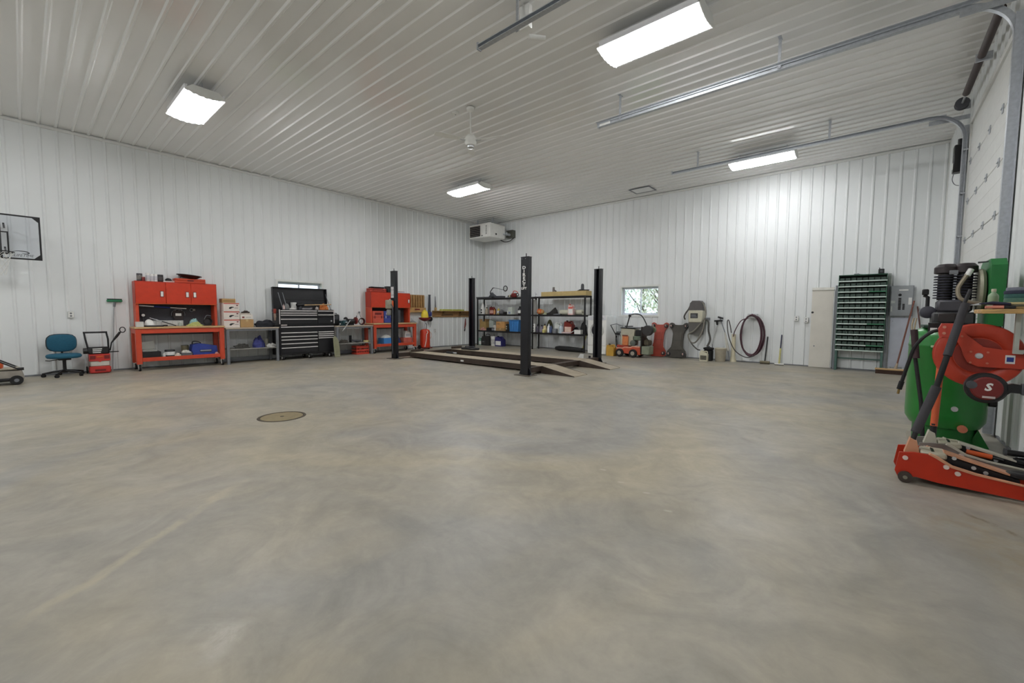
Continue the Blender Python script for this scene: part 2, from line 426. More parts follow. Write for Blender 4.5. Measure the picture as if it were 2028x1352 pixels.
# windows: vinyl sliders set into the wall
VINYL = mat((222, 226, 236), 0.35, var=0.02, name='white_vinyl')
def window(name, u0, u1, z0, z1, put, lab):
    """put(u, t, z): u along the wall, t into the wall (negative = into the room)"""
    def bx(mb, a, b, t0, t1, c, d):
        q = [put(x, t, z) for z in (c, d) for t in (t0, t1) for x in (a, b)]
        mb.add(q, [(0, 2, 3, 1), (4, 5, 7, 6), (0, 1, 5, 4), (2, 6, 7, 3), (0, 4, 6, 2), (1, 3, 7, 5)])
    f = MB(); e = 0.035
    for a, b, c, d in ((u0, u0+e, z0, z1), (u1-e, u1, z0, z1), (u0+e, u1-e, z0, z0+e), (u0+e, u1-e, z1-e, z1)): bx(f, a, b, 0.10, 0.155, c, d)
    w = f.build(name, VINYL); tag(w, lab, kind='structure')
    j = MB(); g = 0.008
    for a, b, c, d in ((u0, u0+g, z0, z1), (u1-g, u1, z0, z1), (u0+g, u1-g, z0, z0+g), (u0+g, u1-g, z1-g, z1)): bx(j, a, b, -0.02, 0.10, c, d)
    j.build('jamb_liner', TRIMW, w)
    c_ = MB(); k = 0.05
    for a, b, c, d in ((u0-k, u0, z0-k, z1+k), (u1, u1+k, z0-k, z1+k), (u0, u1, z0-k, z0), (u0, u1, z1, z1+k)): bx(c_, a, b, -0.024, -0.004, c, d)
    c_.build('casing', TRIMW, w)
    um = (u0+u1)/2
    for (a, b, t) in ((u0+e, um+.02, 0.105), (um-.02, u1-e, 0.125)):
        s = MB(); h_ = 0.035
        for p, q, r, v in ((a, a+h_, z0+e, z1-e), (b-h_, b, z0+e, z1-e), (a+h_, b-h_, z0+e, z0+e+h_), (a+h_, b-h_, z1-e-h_, z1-e)): bx(s, p, q, t, t+.018, r, v)
        so = s.build('sash', VINYL, w)
        pn = MB(); bx(pn, a+h_, b-h_, t+.006, t+.012, z0+e+h_, z1-e-h_); pn.build('pane', GLASS, so)
window('window_1', *WIN1, lambda u, t, z: (-t, -u, z), 'white sliding window behind the open tool chest lid')
window('window_2', *WIN2, lambda u, t, z: (u, t, z), 'white sliding window on the back wall with trees outside')
window('window_3', *WIN3, lambda u, t, z: (-t, -u, z), 'white sliding window further along the left wall')

# sectional overhead doors in the right wall
SEC = 4.28/7
def overhead_door(name, u0, u1, lab):
    d = MB().box(W+0.035, W+0.05, -u1, -u0, 0.005, 4.275).build(name, WHITE); tag(d, lab, kind='structure')
    hm = MB().box(-.004, .004, -.035, .035, -.05, .05, .002).cyl((-.008, -.03, 0), (-.008, .03, 0), .008, n=8).mesh('hinge', GALV)
    me = MB()
    for k in range(7):
        z0 = k*SEC+.006; pm = MB().box(W-0.008, W+0.034, -u1+.01, -u0-.01, z0, z0+SEC-.007, .006)
        for q in (.33, .66): pm.box(W-0.0095, W-0.006, -u1+.03, -u0-.03, z0+SEC*q-.012, z0+SEC*q+.012, .002)
        s = pm.build('door_section', WHITE, d)
        if k:
            for j in range(5): link_mesh('hinge', hm, s, (W-0.0135, -u1+.12+(u1-u0-.24)*j/4, z0))
    j = MB()
    for a, b in ((u0-.06, u0), (u1, u1+.06)): j.box(W-0.03, W-.0005, -b, -a, 0, 4.28)
    j.box(W-0.03, W-.0005, -u1-.06, -u0+.06, 4.28, 4.36); j.build('door_casing', TRIMW, d)
    return d
overhead_door('door_1', DOOR1[0], DOOR1[1], 'white insulated sectional overhead door beside the compressor')
overhead_door('door_2', DOOR2[0], DOOR2[1], 'white insulated sectional overhead door nearer the entrance')
ZT = 4.5; RT = 0.42
def c_channel(path, half, nrm_flip=False):
    """folded steel track: channel section swept along path in an x-z plane (y constant)"""
    mb = MB(); P = [Vector(q) for q in path]; sec = [(-.026, -.03), (.026, -.03), (.026, .03), (.018, .03), (.018, -.024), (-.018, -.024), (-.018, .03), (-.026, .03)]
    n = len(sec); vs = []
    for i, p in enumerate(P):
        t = (P[min(i+1, len(P)-1)]-P[max(i-1, 0)]).normalized(); nn = Vector((t.z, 0, -t.x))
        for a, b in sec: vs.append(p+nn*a+Vector((0, b*half, 0)))
    fs = [(i*n+k, i*n+(k+1) % n, (i+1)*n+(k+1) % n, (i+1)*n+k) for i in range(len(P)-1) for k in range(n)]
    fs += [tuple(range(n)), tuple(range((len(P)-1)*n, len(P)*n))[::-1]]
    return mb.add(vs, fs)
def door_track(y, side, xend, lab, hx=()):
    xt = W-0.075
    t = thing('door_track', lab, 'door track', (0, 0, 0), group=None)
    path = [(xt, y, 0.02), (xt, y, ZT-RT)]+[(xt-RT+RT*math.cos(a), y, ZT-RT+RT*math.sin(a)) for a in [PI/2*i/10 for i in range(1, 11)]]+[(xend, y, ZT)]
    c_channel(path[:2], side).build('vertical_track', GALV, t)
    c_channel(path[1:], side).build('horizontal_track', GALV, t)
    a = MB().box(W-0.10, W-.031, y-side*.045-.003, y-side*.045+.003, 0.02, 4.3).box(W-.036, W-.031, min(y-side*.045, y-side*.11), max(y-side*.045, y-side*.11), .02, 4.3); a.build('wall_angle', GALV, t)
    hz = MB().box(xend, W-.3, y-side*.05-.003, y-side*.05+.003, ZT+.012, ZT+.035).box(xend, W-.3, min(y-side*.05, y-side*.1), max(y-side*.05, y-side*.1), ZT+.031, ZT+.035); hz.build('track_angle', GALV, t)
    hz = MB().box(W-.5, W-.031, y-side*.06-.003, y-side*.06+.003, ZT-.10, ZT-.03); hz.build('corner_brace', GALV, t)
    for k in range(6):
        z = .5+k*.68
        MB().box(W-.085, W-.031, y-.04, y+.04, z-.012, z+.012, .003).build('track_bracket', GALV, t)
    for x in hx:
        MB().box(x-.018, x+.018, y-side*.055-.004, y-side*.055+.004, ZT-.02, H-.02).box(x-.02, x+.02, y-side*.055-.06, y-side*.055+.06, H-.026, H-.0195).build('ceiling_hanger', GALV, t)
    MB().box(xend-.004, xend+.02, y-.035, y+.035, ZT-.035, ZT+.05, .003).build('end_stop', GALV, t)
    return t
door_track(-DOOR1[0]+.03, -1, 8.70, 'galvanised curved track on the far side of the overhead door beside the compressor', (9.25, 11.6))
t2 = door_track(-DOOR1[1]-.05, 1, 8.62, 'galvanised curved track rising just above the compressor with a white end label', (9.05, 11.3))
MB().box(8.66, 8.86, -DOOR1[1]-.05-.034, -DOOR1[1]-.05-.0305, ZT-.02, ZT+.045).build('label_plate', WHITEP, t2)
t1 = door_track(-DOOR2[0]+.18, -1, 8.58, 'galvanised track hung from the ceiling nearest the bright six tube light', (9.15, 11.6))
MB().box(9.06, 9.2, -8.62, -8.55, 4.60, 4.86, .006).build('hanger_box', WHITEP, t1)
MB().cyl((9.15, -8.55, 4.53), (9.28, -8.40, 4.53), .028).build('roller_guide', WHITEP, t1)
door_track(-DOOR2[1]-.05, 1, 8.58, 'galvanised curved track beside the overhead door nearer the entrance', (9.2, 11.6))
for u0, u1, lab in ((DOOR1[0], DOOR1[1], 'torsion spring shaft above the overhead door beside the compressor'), (DOOR2[0], DOOR2[1], 'torsion spring shaft above the overhead door nearer the entrance')):
    t = thing('torsion_shaft', lab, 'door spring', (W-.14, -(u0+u1)/2, 4.62))
    hl = (u1-u0)/2
    MB().cyl((0, -hl-.1, 0), (0, hl+.1, 0), .014, n=10).build('shaft', STEEL, t)
    for s in (-1, 1):
        pts = []; 
        MB().cyl((0, s*.06, 0), (0, s*(hl-.42), 0), .042, n=16).build('spring', mat((58, 42, 40), .55, var=.2, scale=60, name='spring_steel'), t)
        MB().lathe([(.02, -.05), (.085, -.05), (.085, -.04), (.06, -.03), (.06, .03), (.085, .04), (.085, .05), (.02, .05)], 18, 'y', (0, s*(hl+.0), 0)).build('cable_drum', DGREY, t)
        MB().box(-.02, .105, s*(hl+.07)-.004, s*(hl+.07)+.004, -.07, .06).build('bearing_plate', GALV, t)
    MB().box(-.05, .105, -.02, .02, -.05, .05, .004).build('center_bracket', GALV, t)
# wall mounted opener at the far end of door 1
t = thing('door_opener', 'black wall mounted garage door opener near the back corner', 'door opener', (W-.10, -2.42, 3.62))
MB().box(-.07, .075, -.09, .09, 0, .44, .015).build('housing', BLACK, t)
MB().box(-.074, -.069, -.05, .02, .06, .16).build('label_plate', WHITEP, t)
MB().cyl((-.0, .0, .44), (-.0, 0, .54), .03).build('motor_cap', BLACK, t)
MB().tube(bez([(-.05, .02, 0), (-.06, .03, -.1), (-.03, -.05, -.2), (.05, -.09, -.24)]), .006, 6).build('cord', GREY, t)
# ================================================================== CEILING THINGS
REFL = mat((235, 236, 238), 0.25, var=0.02, name='white_reflector')
def light_fixture(loc, lab, tube=None):
    """six tubes on a shallow arc under a folded white housing, scalloped curved end plates"""
    t = thing('ceiling_light', lab, 'ceiling light', loc, group='six tube fluorescent fixtures')
    L2, w = .62, .26
    arc = lambda y: -.045*(1-(y/.27)**2)
    h = MB()
    h.prism([(-w, 0), (-w-.012, 0), (-.17, .085), (.17, .085), (w+.012, 0), (w, 0), (.165, .078), (-.165, .078)], -L2, L2, 'yz')
    h.build('housing', REFL, t)
    MB().box(-.14, .14, -.09, .09, .0851, .13, .004).build('ballast_cover', WHITE, t)
    for s in (-1, 1):
        e = MB(); out = [(-w-.012, -.002)]+[(-w+2*w*i/24, arc(-w+2*w*i/24)-.016+(.006 if (i//2) % 2 else 0)) for i in range(25)]+[(w+.012, -.002), (.17, .085), (-.17, .085)]
        e.prism(out, s*L2, s*(L2+.012), 'yz'); e.build('end_plate', WHITE, t)
        MB().cyl((s*.45, 0, .084), (s*.45, 0, H-loc[2]), .006, n=6).build('hanger_rod', GALV, t)
    for k in range(7):
        y = -.246+.082*k
        r = MB().prism([(y-.02, .074), (y, arc(y)+.012), (y+.02, .074)], -L2+.02, L2-.02, 'yz'); r.build('reflector', REFL, t)
    tm = MB().cyl((-.59, 0, 0), (.59, 0, 0), .013, n=10).mesh('fluorescent_tube', tube or TUBE)
    for k in range(6): link_mesh('fluorescent_tube', tm, t, (0, -.205+.082*k, arc(-.205+.082*k)+.006))
    return t
ZL = 4.645
light_fixture((3.72, -10.58, ZL), 'six tube ceiling light above the teal office chair side of the room')
light_fixture((10.18, -7.40, ZL), 'six tube ceiling light between two hanging door tracks')
light_fixture((3.76, -4.40, ZL), 'six tube ceiling light above the four post lift')
light_fixture((10.36, -1.80, ZL), 'six tube ceiling light close to the back wall', TUBE_DIM)
light_fixture((10.18, -13.4, ZL), 'six tube ceiling light above the photographer')
light_fixture((3.72, -16.5, ZL), 'six tube ceiling light near the front wall')
# fan
t = thing('ceiling_fan', 'white three blade ceiling fan on a short rod', 'ceiling fan', (6.85, -7.30, 4.30))
MB().lathe([(.012, .48), (.07, .52), (.075, .56), (.04, .578)], 18).build('canopy', WHITEP, t)
MB().cyl((0, 0, .1), (0, 0, .5), .013).build('downrod', WHITEP, t)
MB().lathe([(.03, -.09), (.08, -.08), (.105, -.04), (.105, .04), (.06, .1), (.02, .12)], 22).build('motor', WHITEP, t)
MB().lathe([(.02, -.13), (.06, -.12), (.065, -.09), (.03, -.085)], 18).build('cap', STEEL, t)
for a in (2.35, 4.35, .35):
    b = MB().at((0, 0, 0), (0, 0, a)); b.M = b.M @ Euler((.22, 0, 0)).to_matrix().to_4x4()
    b.prism([(.16, -.045), (.60, -.065), (.66, -.04), (.66, .04), (.60, .065), (.16, .045)], -.004, .004, 'xy'); b.build('blade', WHITEP, t)
    c = MB().at((0, 0, 0), (0, 0, a)); c.box(.08, .2, -.018, .018, -.012, .002, .003); c.build('blade_iron', STEEL, t)
t = thing('smoke_detector', 'small round white detector on the ceiling beside the fan', 'detector', (6.50, -7.34, H-.045))
MB().lathe([(.03, 0), (.055, .008), (.065, .03), (.065, .045)], 20).build('body', WHITEP, t)
MB().cyl((0, 0, -.004), (0, 0, .003), .012).build('sensor', GREY, t)
# attic hatch
t = thing('attic_hatch', 'shallow rectangular attic hatch in the ceiling by the back wall', 'hatch', (7.12, -.70, H-.038))
MB().box(-.27, .27, -.22, .22, .006, .018, .003).build('cover', CEILP, t)
f = MB()
for a, b, c, d in ((-.31, .31, -.26, -.225), (-.31, .31, .225, .26), (-.31, -.275, -.225, .225), (.275, .31, -.225, .225)): f.box(a, b, c, d, 0, .019, .002)
f.build('frame', GREY, t)
# unit heater hung in the corner
t = thing('unit_heater', 'white louvered gas unit heater hanging in the ceiling corner', 'heater', (0.40, -1.22, 4.10))
MB().box(0, 1.10, 0, .86, 0, .52, .03).build('cabinet', WHITEP, t)
MB().box(.05, .60, -.004, .003, .06, .46).build('grille_opening', BLACK, t)
for k in range(6):
    z = .085+k*.066
    b = MB().at((.325, -.018, z+.02), (.6, 0, 0)); b.cbox((0, 0, 0), (.54, .045, .006), .002); b.build('louver', mat((150, 140, 132), .5, var=.1), t)
text_part('lettering', 'REZNOR', .085, BLACK, t, (.92, -.002, .27), (PI/2, -PI/2, 0), bold=.001)
MB().box(.66, .74, -.003, .001, .05, .09).build('data_plate', GREY, t)
MB().box(1.0985, 1.103, .30, .38, .10, .16).build('gas_valve_plate', BLACK, t)
MB().cyl((1.03, .85, .27), (1.03, 1.16, .27), .055, n=14).cyl((1.20, .80, .18), (1.20, 1.17, .18), .05, n=14).cyl((1.09, .75, .18), (1.22, .75, .18), .03).build('flue_pipe', GALV, t)
MB().box(1.0, 1.34, 1.0, 1.19, .08, .36, .01).build('burner_box', mat((92, 94, 86), .5, metal=.5, var=.2), t)
MB().tube(bez([(.8, .9, .02), (.95, 1.0, -.06), (1.15, 1.08, -.03), (1.3, 1.16, .1)]), .015, 8).build('gas_line', BLACK, t)
for x in (.15, .95): MB().box(x-.02, x+.02, .3, .34, .52, H-4.10-.02).build('hanger_strap', GALV, t)

# ================================================================== helpers for small goods
def carton(lab, loc, w, d, h, m=CARD, rz=0.0, name='cardboard_box', group=None, tape=True, cat='box'):
    t = thing(name, lab, cat, loc, rz, group)
    MB().box(-w/2, w/2, -d/2, d/2, 0, h, .004).build('body', m, t)
    if tape:
        MB().box(-.025, .025, -d/2-.0012, d/2+.0012, h-.05, h+.0012).build('tape', mat((196, 170, 124), .3, var=.04), t)
    MB().box(-w/2+.002, w/2-.002, -.0015, .0015, h, h+.0015).build('flap_seam', mat((96, 76, 50), .9), t)
    return t
def bottle(lab, loc, r, h, m, capm, name='bottle', lm=None, group=None, neck=.55, cat='bottle', flat=1.0):
    t = thing(name, lab, cat, loc, 0, group)
    b = MB().lathe([(r*.85, 0), (r, .006), (r, h*.62), (r*.92, h*.70), (r*.42, h*.82), (r*.38, h*.88)], 16)
    b.v = [(x, y*flat, z) for x, y, z in b.v]; b.build('body', m, t)
    MB().lathe([(r*.44, h*.86), (r*.46, h*.87), (r*.46, h*.99), (r*.40, h)], 12).build('cap', capm, t)
    if lm:
        q = MB().lathe([(r*1.012, h*.16), (r*1.014, h*.17), (r*1.014, h*.5), (r*1.012, h*.51)], 16); q.v = [(x, y*flat, z) for x, y, z in q.v]; q.build('paper_label', lm, t)
    return t
def can(lab, loc, r, h, m, lidm=STEEL, name='paint_can', lm=None, group=None, bail=False, cat='can'):
    t = thing(name, lab, cat, loc, 0, group)
    MB().lathe([(r*.97, 0), (r, .004), (r, h-.006), (r*.96, h)], 20).build('body', m, t)
    MB().lathe([(r*.8, h-.004), (r*.96, h-.001), (r*1.0, h), (r*1.0, h+.006), (r*.9, h+.008), (r*.86, h+.002)], 20).build('lid', lidm, t)
    if lm: MB().lathe([(r*1.01, h*.2), (r*1.012, h*.21), (r*1.012, h*.74), (r*1.01, h*.75)], 20).build('paper_label', lm, t)
    if bail: MB().torus((0, 0, h*.8), r*1.04, .003, 'y', 16, 5, PI, 2*PI).build('bail_handle', STEEL, t)
    return t
def jug(lab, loc, w, d, h, m, capm, name='jug', lm=None, group=None, rz=0.0, cat='jug'):
    """moulded jug: shouldered body with a through handle at the top and a spout cap"""
    t = thing(name, lab, cat, loc, rz, group)
    o = [(-w*.5, .01), (-w*.47, 0), (w*.47, 0), (w*.5, .01), (w*.5, h*.60), (w*.44, h*.68), (w*.32, h*.74), (-w*.14, h*.86), (-w*.18, h*.92), (-w*.40, h*.92), (-w*.46, h*.84), (-w*.5, h*.66)]
    b = MB().prism(o, -d*.5, d*.5, 'xz'); b.build('body', m, t)
    MB().tube(bez([(w*.40, 0, h*.64), (w*.43, 0, h*.80), (w*.30, 0, h*.90), (-w*.12, 0, h*.86)], 6), d*.11, 8).build('handle', m, t)
    MB().cyl((-w*.29, 0, h*.915), (-w*.29, 0, h), w*.12, n=12).build('cap', capm, t)
    if lm: MB().box(-w*.4, w*.4, -d*.5-.0015, -d*.5+.001, h*.12, h*.52).build('paper_label', lm, t)
    return t
def pail(lab, loc, r, h, m, lidm=None, name='pail', lm=None, group=None):
    t = thing(name, lab, 'bucket', loc, 0, group)
    if lidm: MB().lathe([(r*.86, 0), (r*.88, .005), (r, h*.86), (r*1.05, h*.865), (r*1.05, h*.89), (r, h*.895), (r*1.0, h)], 22).build('body', m, t)
    else: MB().lathe([(r*.86, 0), (r*.88, .005), (r, h*.86), (r*1.05, h*.865), (r*1.05, h*.9), (r, h*.905), (r*1.03, h), (r*.97, h), (r*.84, .02), (r*.01, .02)], 22).build('body', m, t)
    if lidm: MB().lathe([(r*1.04, h-.02), (r*1.07, h-.018), (r*1.07, h+.004), (r*.98, h+.008), (r*.94, h), (r*.5, h+.001)], 22).build('lid', lidm, t)
    MB().torus((0, 0, h*.84), r*1.06, .003, 'y', 18, 5, PI, 2*PI, sz=.8).build('bail_handle', STEEL, t)
    if lm: MB().lathe([(r*.93, h*.2), (r*.945, h*.2), (r*1.0, h*.72), (r*.985, h*.72)], 22).build('paper_label', lm, t)
    return t
def cloth(name, lab, cat, loc, r, m, seed, amp=.35, rz=0.0, group=None):
    return single(name, lab, cat, MB().heap((0, 0, 0), r, seed, amp), m, loc, rz, group)
def outlet(lab, loc, rz):
    t = thing('outlet', lab, 'outlet', loc, rz, 'outlets')
    MB().box(-.045, .045, -.03, 0, -.065, .065, .006).build('box', mat((196, 198, 197), .5, var=.04), t)
    MB().box(-.04, .04, -.034, -.0302, -.06, .06, .002).build('cover_plate', WHITEP, t)
    for z in (.026, -.026): MB().cyl((0, -.034, z), (0, -.036, z), .017, n=12).build('socket', GREY, t)
outlet('grey outlet box on the left wall above the teal office chair', (.022, -11.96, 1.2), LW)
outlet('grey outlet box on the left wall above the black jacket', (.022, -8.72, 1.18), LW)
outlet('dark outlet box on the left wall beside the red drain tank', (.022, -2.62, .62), LW)
outlet('grey switch box on the back wall above the yellow handled squeegee', (10.92, -.022, 1.18), 0)
outlet('grey outlet box on the back wall just beside the white plywood sheet', (11.12, -.022, 1.14), 0)

# ================================================================== LEFT WALL
# basketball hoop on wall arms
t = thing('basketball_hoop', 'wall mounted basketball hoop with clear backboard and black frame', 'basketball hoop', (0.62, -12.87, 2.20), LW)
MB().box(-.54, .54, -.006, .006, .01, .78).build('backboard', ACRYL, t)
for nm, bxs in (('board_frame', ((-.56, .56, 0, .025), (-.56, .56, .765, .79), (-.56, -.535, .025, .765), (.535, .56, .025, .765))), ('target_square', ((-.17, .17, .08, .10), (-.17, .17, .46, .48), (-.17, -.15, .10, .46), (.15, .17, .10, .46)))):
    f = MB()
    for a, b, c, d in bxs: f.box(a, b, -.014, .012, c, d, .003)
    for sx in (-1, 1):
        if nm == 'board_frame':
            for z0, s in ((0, 1), (.79, -1)): f.prism([(sx*.56, z0), (sx*.46, z0+s*.025), (sx*.535, z0+s*.10)], -.016, .014, 'xz')
    f.build(nm, BLACK, t)
MB().box(-.0125, .0125, .012, .03, .02, .77).box(.06, .085, .012, .03, .02, .77).build('back_strut', BLACK, t)
for x in (-.12, .12):
    for z in (.2, .62): MB().box(x-.012, x+.012, .03, .584, z-.012, z+.012).build('wall_arm', BLACK, t)
MB().box(-.16, .16, .585, .598, .15, .67).build('mount_plate', WHITE, t)
MB().torus((0, -.30, .09), .225, .009, 'z', 30, 8).build('rim', BLACK, t)
MB().box(-.09, .09, -.085, -.014, .03, .10, .006).build('rim_bracket', BLACK, t)
net = MB()
for i in range(12):
    for s in (1, -1):
        pts = []
        for k in range(7):
            a = 2*PI*i/12+s*.26*k; r = .22-.10*(k/6)**.6; pts.append((r*math.cos(a), -.30+r*math.sin(a), .085-.065*k))
        net.tube(pts, .003, 5)
net.build('net', WHITEP, t)
text_part('lettering', 'LIFETIME', .062, DGREY, t, (.33, -.0085, .07), FR, shear=.3)
MB().tube(bez([(.20, -.009, .135), (.27, -.009, .15), (.36, -.009, .145), (.40, -.009, .12), (.36, -.009, .105), (.31, -.009, .118)], 6), [.002+.007*math.sin(PI*i/30) for i in range(31)], 6).build('swoosh_mark', DGREY, t)

# push mower at the edge of the picture
t = thing('push_mower', 'push mower with grey deck, orange engine cover and black rollers', 'mower', (1.02, -12.88, 0), LW)
MB().prism([(-.30, .06), (.22, .06), (.25, .10), (.22, .23), (-.30, .25)], -.18, .24, 'xz').build('deck', mat((150, 144, 134), .5, var=.1), t)
MB().box(-.28, .20, -.12, .2, .25, .28, .01).build('deck_top', mat((176, 168, 150), .5, var=.08), t)
MB().lathe([(.14, .28), (.15, .30), (.15, .36), (.10, .42), (.03, .43)], 20, 'z', (-.13, .03, 0)).build('engine_cover', ORANGE, t)
MB().cyl((-.13, -.1, .40), (-.13, -.1, .47), .05).build('fuel_cap', DKRED, t)
for x, w_ in ((.16, .075), (-.28, .085)):
    for y in (-.225, .25):
        wh = MB().lathe([(.02, -.03), (w_, -.03), (w_+.005, -.015), (w_+.005, .015), (w_, .03), (.02, .03)], 18, 'y', (x, y, w_+.005)).build('wheel', RUB, t)
        MB().cyl((x, y-.036, w_+.005), (x, y-.03, w_+.005), .03).build('hub', GREY, wh)
MB().cyl((-.24, -.2, .09), (.12, -.2, .09), .03).build('roller', RUB, t)
for y in (-.16, .2): MB().tube([(.19, y, .26), (-.10, y, .46), (-.75, y, .92)], .012, 8).build('handle', BLACK, t)
MB().cyl((-.75, -.16, .92), (-.75, .2, .92), .014).build('grip', RUB, t)
MB().cyl((.17, -.16, .265), (.25, -.16, .265), .025).build('handle_knob', BLACK, t)

# teal office chair
TEAL = mat((28, 88, 112), .8, var=.08, scale=40, bump=.05, name='teal_fabric')
t = thing('office_chair', 'teal fabric office chair with black five star base', 'chair', (.42, -12.11, 0), LW+.05)
def cushion(mb, w, d, th, n=22, pw=2.8):
    """soft rounded slab in x-y, thickness z"""
    prof = [(.80, 0), (.94, .12), (1.0, .4), (1.0, .6), (.94, .88), (.80, 1)]
    vs = []; fs = []
    for s, z in prof:
        for k in range(n):
            a = 2*PI*k/n; c_, s_ = math.cos(a), math.sin(a)
            q = (abs(c_)**pw+abs(s_)**pw)**(-1/pw); vs.append((w/2*s*q*c_, d/2*s*q*s_, z*th))
    for i in range(len(prof)-1):
        for k in range(n): fs.append((i*n+k, i*n+(k+1) % n, (i+1)*n+(k+1) % n, (i+1)*n+k))
    fs += [tuple(range(n))[::-1], tuple(range((len(prof)-1)*n, len(prof)*n))]
    return mb.add(vs, fs)
cushion(MB().at((0, 0, .355)), .49, .46, .085).build('seat', TEAL, t)
cushion(MB().at((0, .20, .545), (-PI/2+.12, 0, 0)).at((0, .24, .645), (PI/2+.10, 0, 0)), .41, .34, .07, pw=3.2).build('backrest', TEAL, t)
cushion(MB().at((0, .265, .645), (PI/2+.10, 0, 0)), .43, .36, .03, pw=3.2).build('back_shell', BLACK, t)
MB().tube([(0, .1, .345), (0, .25, .355), (0, .275, .55)], .016, 8).build('back_support', BLACK, t)
MB().box(-.09, .09, -.1, .12, .32, .355, .01).build('seat_plate', BLACK, t)
MB().tube([(-.08, 0, .33), (-.2, -.01, .315), (-.25, -.01, .325)], .008, 6).build('lever', BLACK, t)
MB().cyl((0, 0, .09), (0, 0, .325), .026).cyl((0, 0, .07), (0, 0, .13), .042).build('gas_post', BLACK, t)
for k in range(5):
    a = 2*PI*k/5+PI/2+.15; c_, s_ = math.cos(a), math.sin(a)
    MB().tube([(.03*c_, .03*s_, .105), (.15*c_, .15*s_, .095), (.285*c_, .285*s_, .07)], [.025, .02, .015], 8).build('base_arm', BLACK, t)
    w = MB().at((.285*c_, .285*s_, .03), (0, 0, a+1)); w.cyl((-.022, 0, 0), (-.006, 0, 0), .029, n=14).cyl((.006, 0, 0), (.022, 0, 0), .029, n=14).box(-.006, .006, -.02, .02, 0, .05); w.build('caster', RUB, t)

# green squeegee leaning head up against the wall
t = thing('floor_squeegee', 'squeegee broom with green head and grey handle leaning head up on wall', 'squeegee', (.05, -11.30, 1.49), LW)
MB().box(-.125, .125, -.02, .03, -.02, .03, .014).build('head', mat((40, 122, 84), .45, var=.06), t)
MB().box(-.12, .12, 0, .008, .03, .05).build('rubber_blade', RUB, t)
MB().tube([(0, .005, -.02), (-.02, 0, -.2), (-.11, -.16, -1.47)], .012, 8).build('handle', mat((168, 170, 172), .4, var=.05), t)
MB().cyl((0, .005, -.03), (-.012, .002, -.12), .02).build('socket', GREY, t)

# red pressure washer
t = thing('pressure_washer', 'red pressure washer with white band, black top and upright handle frame', 'pressure washer', (.44, -11.61, 0), LW)
b_ = mat((190, 52, 44), .42, var=.07, name='washer_red')
MB().box(-.16, .16, 0, .26, .012, .15, .02).build('base', b_, t)
MB().box(-.145, .145, .01, .25, .15, .26, .015).build('middle_band', mat((206, 200, 188), .5, var=.05), t)
MB().prism([(-.155, .26), (-.03, .26), (0, .235), (.03, .26), (.155, .26), (.155, .40), (-.155, .40)], .0, .25, 'xz').build('upper_body', b_, t)
MB().box(-.08, .08, -.006, .0, .05, .09, .003).build('base_grille', DKRED, t)
for x in (-.105, .105): MB().box(x-.04, x+.04, -.006, .0, .30, .37, .004).build('side_panel', DKRED, t)
MB().box(-.05, .05, -.008, .0, .33, .36, .004).build('logo_plate', ORANGE, t)
MB().box(-.17, .15, .0, .24, .40, .54, .02).build('pump_cover', BLACK, t)
for k in range(3): MB().box(-.10, .02+.01*k, -.006, .0, .425+.036*k, .443+.036*k, .003).build('white_stripe', WHITEP, t)
MB().lathe([(.02, -.04), (.06, -.04), (.06, .04), (.02, .04)], 16, 'x', (-.19, .08, .47)).build('hose_coupling', BLACK, t)
MB().tube([(-.155, .1, .50), (-.185, .12, .70), (-.20, .13, .84)], .015, 8).build('frame_tube', BLACK, t)
MB().tube([(.145, .1, .42), (.145, .12, .70), (.125, .13, .84)], .015, 8).build('frame_tube', BLACK, t)
MB().cyl((-.215, .13, .84), (.14, .13, .84), .018).build('handle', BLACK, t)
MB().box(.14, .30, .08, .11, .42, .44, .005).build('lance_holder', BLACK, t)
MB().tube([(.16, .05, .46), (.19, .05, .62), (.28, .05, .76), (.33, .05, .84)], [.012, .012, .024, .02], 8).build('spray_gun', BLACK, t)
MB().torus((.37, .05, .885), .055, .009, 'y', 18, 6, sx=.8).build('trigger_guard', BLACK, t)
for x in (-.17,): MB().cyl((x-.02, .2, .075), (x+.0, .2, .075), .07, n=18).build('wheel', RUB, t)

